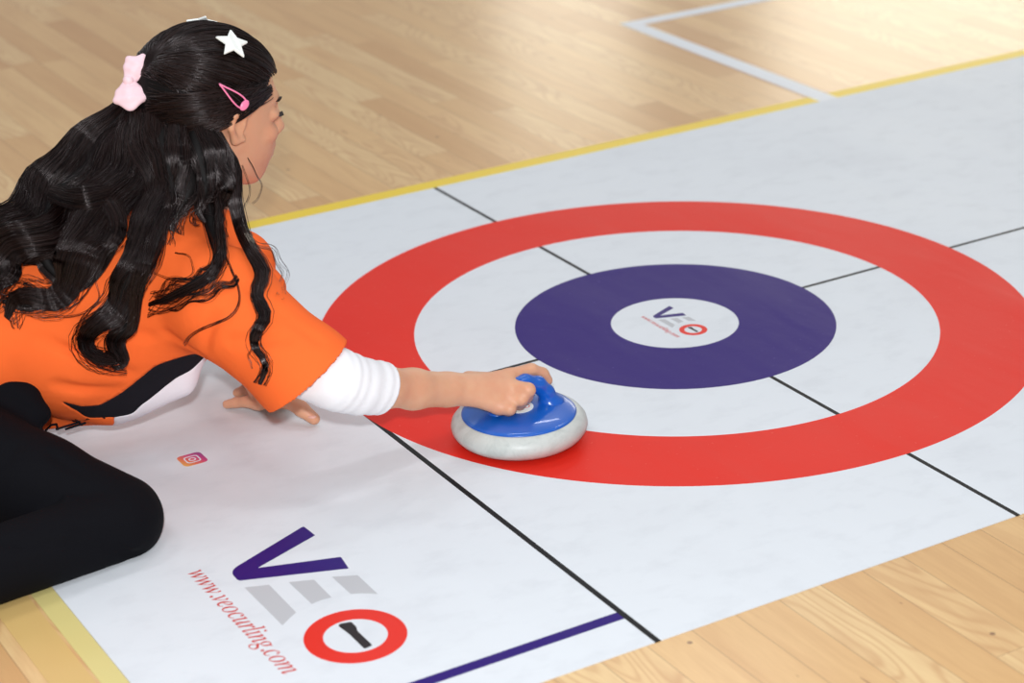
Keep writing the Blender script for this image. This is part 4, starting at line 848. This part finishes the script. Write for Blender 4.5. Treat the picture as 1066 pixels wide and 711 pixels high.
lock(snap([(-0.8627,0.0199,0.3681), (-0.8705,0.0044,0.3279), (-0.9014,-0.0054,0.2979), (-0.9306,0.0004,0.2761), (-0.9671,0.0173,0.2683), (-0.9868,0.0324,0.2760)], [.045, .03, .018, .014, .010, .008]), [.014, .013, .011, .008, .005, .001], 220, wave=.1)
# tuck: hair sweeping from the temple back over the ear
n = 700
a0 = RNG.uniform(0, 1, n); pth = []
for k in range(n):
    s0 = V3(.060 - .090 * a0[k], -.060 - .015 * a0[k], .044 - .014 * a0[k] + .005 * RNG.randn())
    p0 = (s0 - HE_C) / HE_R; p0 /= np.linalg.norm(p0)
    p1 = (V3(-.055 - .035 * a0[k], -.060 + .03 * a0[k], -.004 + .014 * RNG.randn()) - HE_C) / HE_R; p1 /= np.linalg.norm(p1)
    d = slerp(p0[None], p1[None], tt)[0]
    pth.append(on_scalp(d, .0005 + .004 * RNG.rand() + .003 * tt))
AP.append(np.array(pth)); AR_.append(np.full((n, NP), .0006))
# fly-away wisps
WISP = [([(-0.6851,-0.0113,0.4079), (-0.6847,-0.0318,0.3922), (-0.6817,-0.0406,0.3781), (-0.6873,-0.0442,0.3643), (-0.6972,-0.0430,0.3553)], .0006), ([(-0.6940,-0.0107,0.3989), (-0.6947,-0.0329,0.3786), (-0.7015,-0.0382,0.3602), (-0.7156,-0.0489,0.3476), (-0.7159,-0.0580,0.3290), (-0.7106,-0.0657,0.3195)], .0010),
        ([(-0.7662,-0.0964,0.3200), (-0.7740,-0.1565,0.2911), (-0.7907,-0.1634,0.2579), (-0.8283,-0.1390,0.2388), (-0.8450,-0.1270,0.2187)], .0015), ([(-0.8215,-0.0639,0.3223), (-0.8095,-0.0852,0.3183), (-0.8077,-0.0953,0.3000), (-0.8236,-0.0797,0.2880), (-0.8490,-0.0602,0.2982)], .001),
        ([(-0.9144,-0.0250,0.2940), (-0.9209,-0.0433,0.2749), (-0.9402,-0.0410,0.2575), (-0.9682,-0.0160,0.2504), (-0.9883,-0.0019,0.2557)], .001), ([(-0.9844,0.0037,0.2716), (-1.0085,0.0122,0.2611), (-1.0155,0.0107,0.2500), (-1.0114,0.0038,0.2406)], .002),
        ([(-0.7663,-0.1997,0.2382), (-0.7801,-0.1983,0.2252), (-0.7870,-0.1998,0.2143), (-0.7862,-0.2069,0.2008)], .001), ([(-0.7165,-0.0755,0.3184), (-0.6803,-0.0603,0.2894), (-0.6675,-0.0596,0.2549), (-0.6778,-0.0898,0.2329)], .003),
        ([(-0.7585,-0.1277,0.2912), (-0.7860,-0.1279,0.2845), (-0.8177,-0.1053,0.2685), (-0.8458,-0.0814,0.2592)], .004), ([(-0.7633,-0.0696,0.3270), (-0.7819,-0.0974,0.3001), (-0.8067,-0.1004,0.2909), (-0.8322,-0.0791,0.2792), (-0.8515,-0.0746,0.2663)], .005)]
for gk, r in WISP:
    gk = snap(gk, .004)
    lock(gk, [r, r * 1.5, r * 2, r * 2.5], (3 if r < .0012 else 7) if r < .004 else 26, wid=.00022, wave=.3, core=False)
# cores keep the tresses opaque
allp = np.concatenate(AP); allr = np.concatenate(AR_)
hv, hq = tubes(allp, allr)
ST_ = mesh_obj('hair_strands', hv, hq, M['hair'], HAIR)
for g, r, flat in CO:
    v = []; m_ = 10
    t = np.gradient(g, axis=0); t /= np.linalg.norm(t, axis=1)[:, None]
    e1 = np.cross(t, TOCAM); e1 /= np.maximum(np.linalg.norm(e1, axis=1), 1e-6)[:, None]; e2 = np.cross(e1, t)
    for i in range(NP):
        for j in range(m_):
            b = 2 * math.pi * j / m_; v.append(g[i] + e1[i] * r[i] * math.cos(b) + e2[i] * r[i] * flat * math.sin(b))
    CO_V = globals().setdefault('CO_V', []); CO_F = globals().setdefault('CO_F', []); b0 = len(CO_V)
    CO_V.extend(v)
    for i in range(NP - 1):
        for j in range(m_):
            CO_F.append((b0 + i * m_ + j, b0 + i * m_ + (j + 1) % m_, b0 + (i + 1) * m_ + (j + 1) % m_, b0 + (i + 1) * m_ + j))
    CO_F.append(tuple(b0 + j for j in range(m_))[::-1]); CO_F.append(tuple(b0 + (NP - 1) * m_ + j for j in range(m_)))
mesh_obj('hair_tresses', CO_V, CO_F, M['hairbase'], HAIR)

# ------------------------------------------------------------------ hair accessories
def frame_at(local, twist=0, off=.003):
    """position and axes of something lying on the hair at a point given in the head frame"""
    d = (V3(*local) - HE_C) / HE_R; d /= np.linalg.norm(d)
    q = HE_C + d * (HE_R + off + .0045); nn = d / HE_R; nn /= np.linalg.norm(nn)
    pos = HC + q @ HR; nw = nn @ HR
    x = HR[0] - nw * (HR[0] @ nw); x /= np.linalg.norm(x); y = np.cross(nw, x)
    c, s = math.cos(twist), math.sin(twist)
    return pos, c * x + s * y, -s * x + c * y, nw
def star(local, size, twist, name, label):
    pos, x, y, n_ = frame_at(local, twist)
    m_ = 10; top = []; v = []
    prof = [(1.0, 0), (1.02, .0012), (.97, .0030), (.80, .0040)]
    ring = []
    for k in range(10):
        r = size * (1 if k % 2 == 0 else .47); a = 2 * math.pi * k / 10
        ring.append((r * math.cos(a), r * math.sin(a)))
    ring = rounded(ring, [size * .12 if k % 2 == 0 else size * .04 for k in range(10)], 4); m_ = len(ring)
    for sc, h in prof:
        for a, b in ring:
            bend = -(a * a + b * b) / .19
            v.append(pos + x * a * sc + y * b * sc + n_ * (h + bend + .002))
    f = [(i * m_ + j, i * m_ + (j + 1) % m_, (i + 1) * m_ + (j + 1) % m_, (i + 1) * m_ + j) for i in range(3) for j in range(m_)]
    f.append(tuple(range(m_))[::-1]); f.append(tuple(range(3 * m_, 4 * m_)))
    o = mesh_obj(name, v, f, M['starwhite'], BODY, smooth=False); tag(o, label); return o
star((-.004, -.052, .098), .0245, .25, 'star_hair_clip', 'white star hair clip near the forehead')
star((-.012, .056, .100), .0245, .9, 'star_hair_clip', 'white star hair clip on the far side of the crown')
# pink snap clip: a bent teardrop of wire with a broad end
pos, x, y, n_ = frame_at((-.007, -.080, .037), -.62, .0015)
cp = []
for i in range(40):
    a = 2 * math.pi * i / 40; u = math.cos(a); L = .0245
    w = .0058 * (1 + .85 * u) * math.sin(a)
    cp.append(pos + x * L * u + y * w + n_ * (.0015 - (L * u) ** 2 / .2))
cp = np.array(cp)
loop = np.vstack([cp, cp[:1], cp[1:2]])[None]
v_, q_ = tubes(loop, np.full(loop.shape[:2], .0013), 6)
CL = mesh_obj('snap_hair_clip', v_, q_, M['pinkmetal'], BODY); tag(CL, 'pink snap hair clip')
tip = Field().add(ell(pos + x * .0205 + n_ * .0008, (.0055, .0085, .0020), np.array([x, y, n_]))); v_, q_ = surface(tip, .0009)
mesh_obj('clip_end', v_, q_, M['pinkmetal'], CL)
tongue = np.array([pos + x * t + n_ * (.0005 - t * t / .2) for t in np.linspace(-.020, .018, 8)])[None]
v_, q_ = tubes(tongue, np.full(tongue.shape[:2], .0009), 5); mesh_obj('clip_tongue', v_, q_, M['lash'], CL)
# pink bow
bc = V3(*(-0.8010,0.0901,0.5096))
def lobe(tipc, wm, we, th):
    """puffed ribbon loop: narrow at the knot, widest half way, drawn in again at its end"""
    a = np.array(tipc) - bc; L = np.linalg.norm(a); a /= L
    sdir = np.cross(TOCAM, a); sdir /= np.linalg.norm(sdir)
    F_ = Field()
    for s in np.linspace(-1, 1, 13):
        up_ = TOCAM * (.004 * math.cos(s * 2.2) + .0005 * math.cos(s * 7))
        m1 = bc + a * L * .38 + sdir * wm * .8 * s + up_; m2 = bc + a * L * .66 + sdir * wm * s + up_
        e = bc + a * L * (1 - .16 * s * s) + sdir * we * s
        F_.add([cap(bc + sdir * .003 * s, m1, th * .7, th), cap(m1, m2, th, th), cap(m2, e, th, th * .6)], .004)
    v, q = surface(F_, .0012); return v, q
BW = Field().add(ell(bc + TOCAM * .003, (.0075, .0085, .007)), .004)
v_, q_ = surface(BW, .0013); BOWO = mesh_obj('hair_bow', v_, q_, M['pink'], BODY); tag(BOWO, 'pale pink ribbon bow')
for t_, w0, w1 in (((-0.7762,0.0945,0.5368), .0150, .0015), ((-0.8105,0.0678,0.4789), .0190, .0090)):
    v_, q_ = lobe(t_, w0, w1, .0034); mesh_obj('bow_loop', v_, q_, M['pink'], BOWO)
# thumb nail of the propped hand
nl = Field().add(ell(V3(*(-0.6262,-0.0205,0.0177)), (.0062, .0045, .0016), np.array([[.80, -.60, 0], [.60, .80, 0], [0, 0, 1]]))); v_, q_ = surface(nl, .0009)
mesh_obj('thumb_nail', v_, q_, M['nail'], BODY)

# ------------------------------------------------------------------ light
w = bpy.data.worlds.new('hall_light'); scene.world = w; w.use_nodes = True
w.node_tree.nodes['Background'].inputs[0].default_value = (.93, .96, 1.0, 1); w.node_tree.nodes['Background'].inputs[1].default_value = .36
def area(name, loc, target, sx, sy, energy, col=(1, 1, 1)):
    d = bpy.data.lights.new(name, 'AREA'); d.shape = 'RECTANGLE'; d.size = sx; d.size_y = sy; d.energy = energy; d.color = col
    o = bpy.data.objects.new(name, d); COL.objects.link(o); o.location = loc
    o.rotation_euler = (Vector(target) - Vector(loc)).to_track_quat('-Z', 'Y').to_euler(); return o
for x in (-3, 1, 5):
    for y in (-2, 2.5, 7):
        area('ceiling_lamp', (x, y, 6.5), (x, y, 0), 1.6, .5, 38, (.98, .98, 1))
for x, z, wd, en in ((9.4, 3.0, 3.8, 105), (5.5, 2.3, .9, 17)):
    area('window_light', (x, 9.3, z), (x - 3, 0, 0), wd, 2.0, en, (1, .93, .76))
CAMC = V3(*[-1.74471, -2.55678, 1.31033])
area('camera_flash', tuple(CAMC + V3(-.03, 0, .20)), (-.5, 0, .1), .09, .06, 62, (.97, .98, 1))

# ------------------------------------------------------------------ camera
cd = bpy.data.cameras.new('camera'); cam = bpy.data.objects.new('camera', cd); COL.objects.link(cam)
R3 = [[0.861053, 0.228471, -0.4543], [-0.507344, 0.325367, -0.797959], [-0.034496, 0.917571, 0.396072]]
mw = Matrix([[*R3[0], CAMC[0]], [*R3[1], CAMC[1]], [*R3[2], CAMC[2]], [0, 0, 0, 1]])
cam.matrix_world = mw
cd.sensor_width = 36; cd.lens = 76.6045; cd.clip_start = .05; cd.clip_end = 100
cd.dof.use_dof = True; cd.dof.focus_distance = 2.95; cd.dof.aperture_fstop = 4.5
scene.camera = cam
vs = scene.view_settings; vs.view_transform = 'Standard'; vs.look = 'None'; vs.exposure = 0; vs.gamma = 1; vs.use_curve_mapping = False
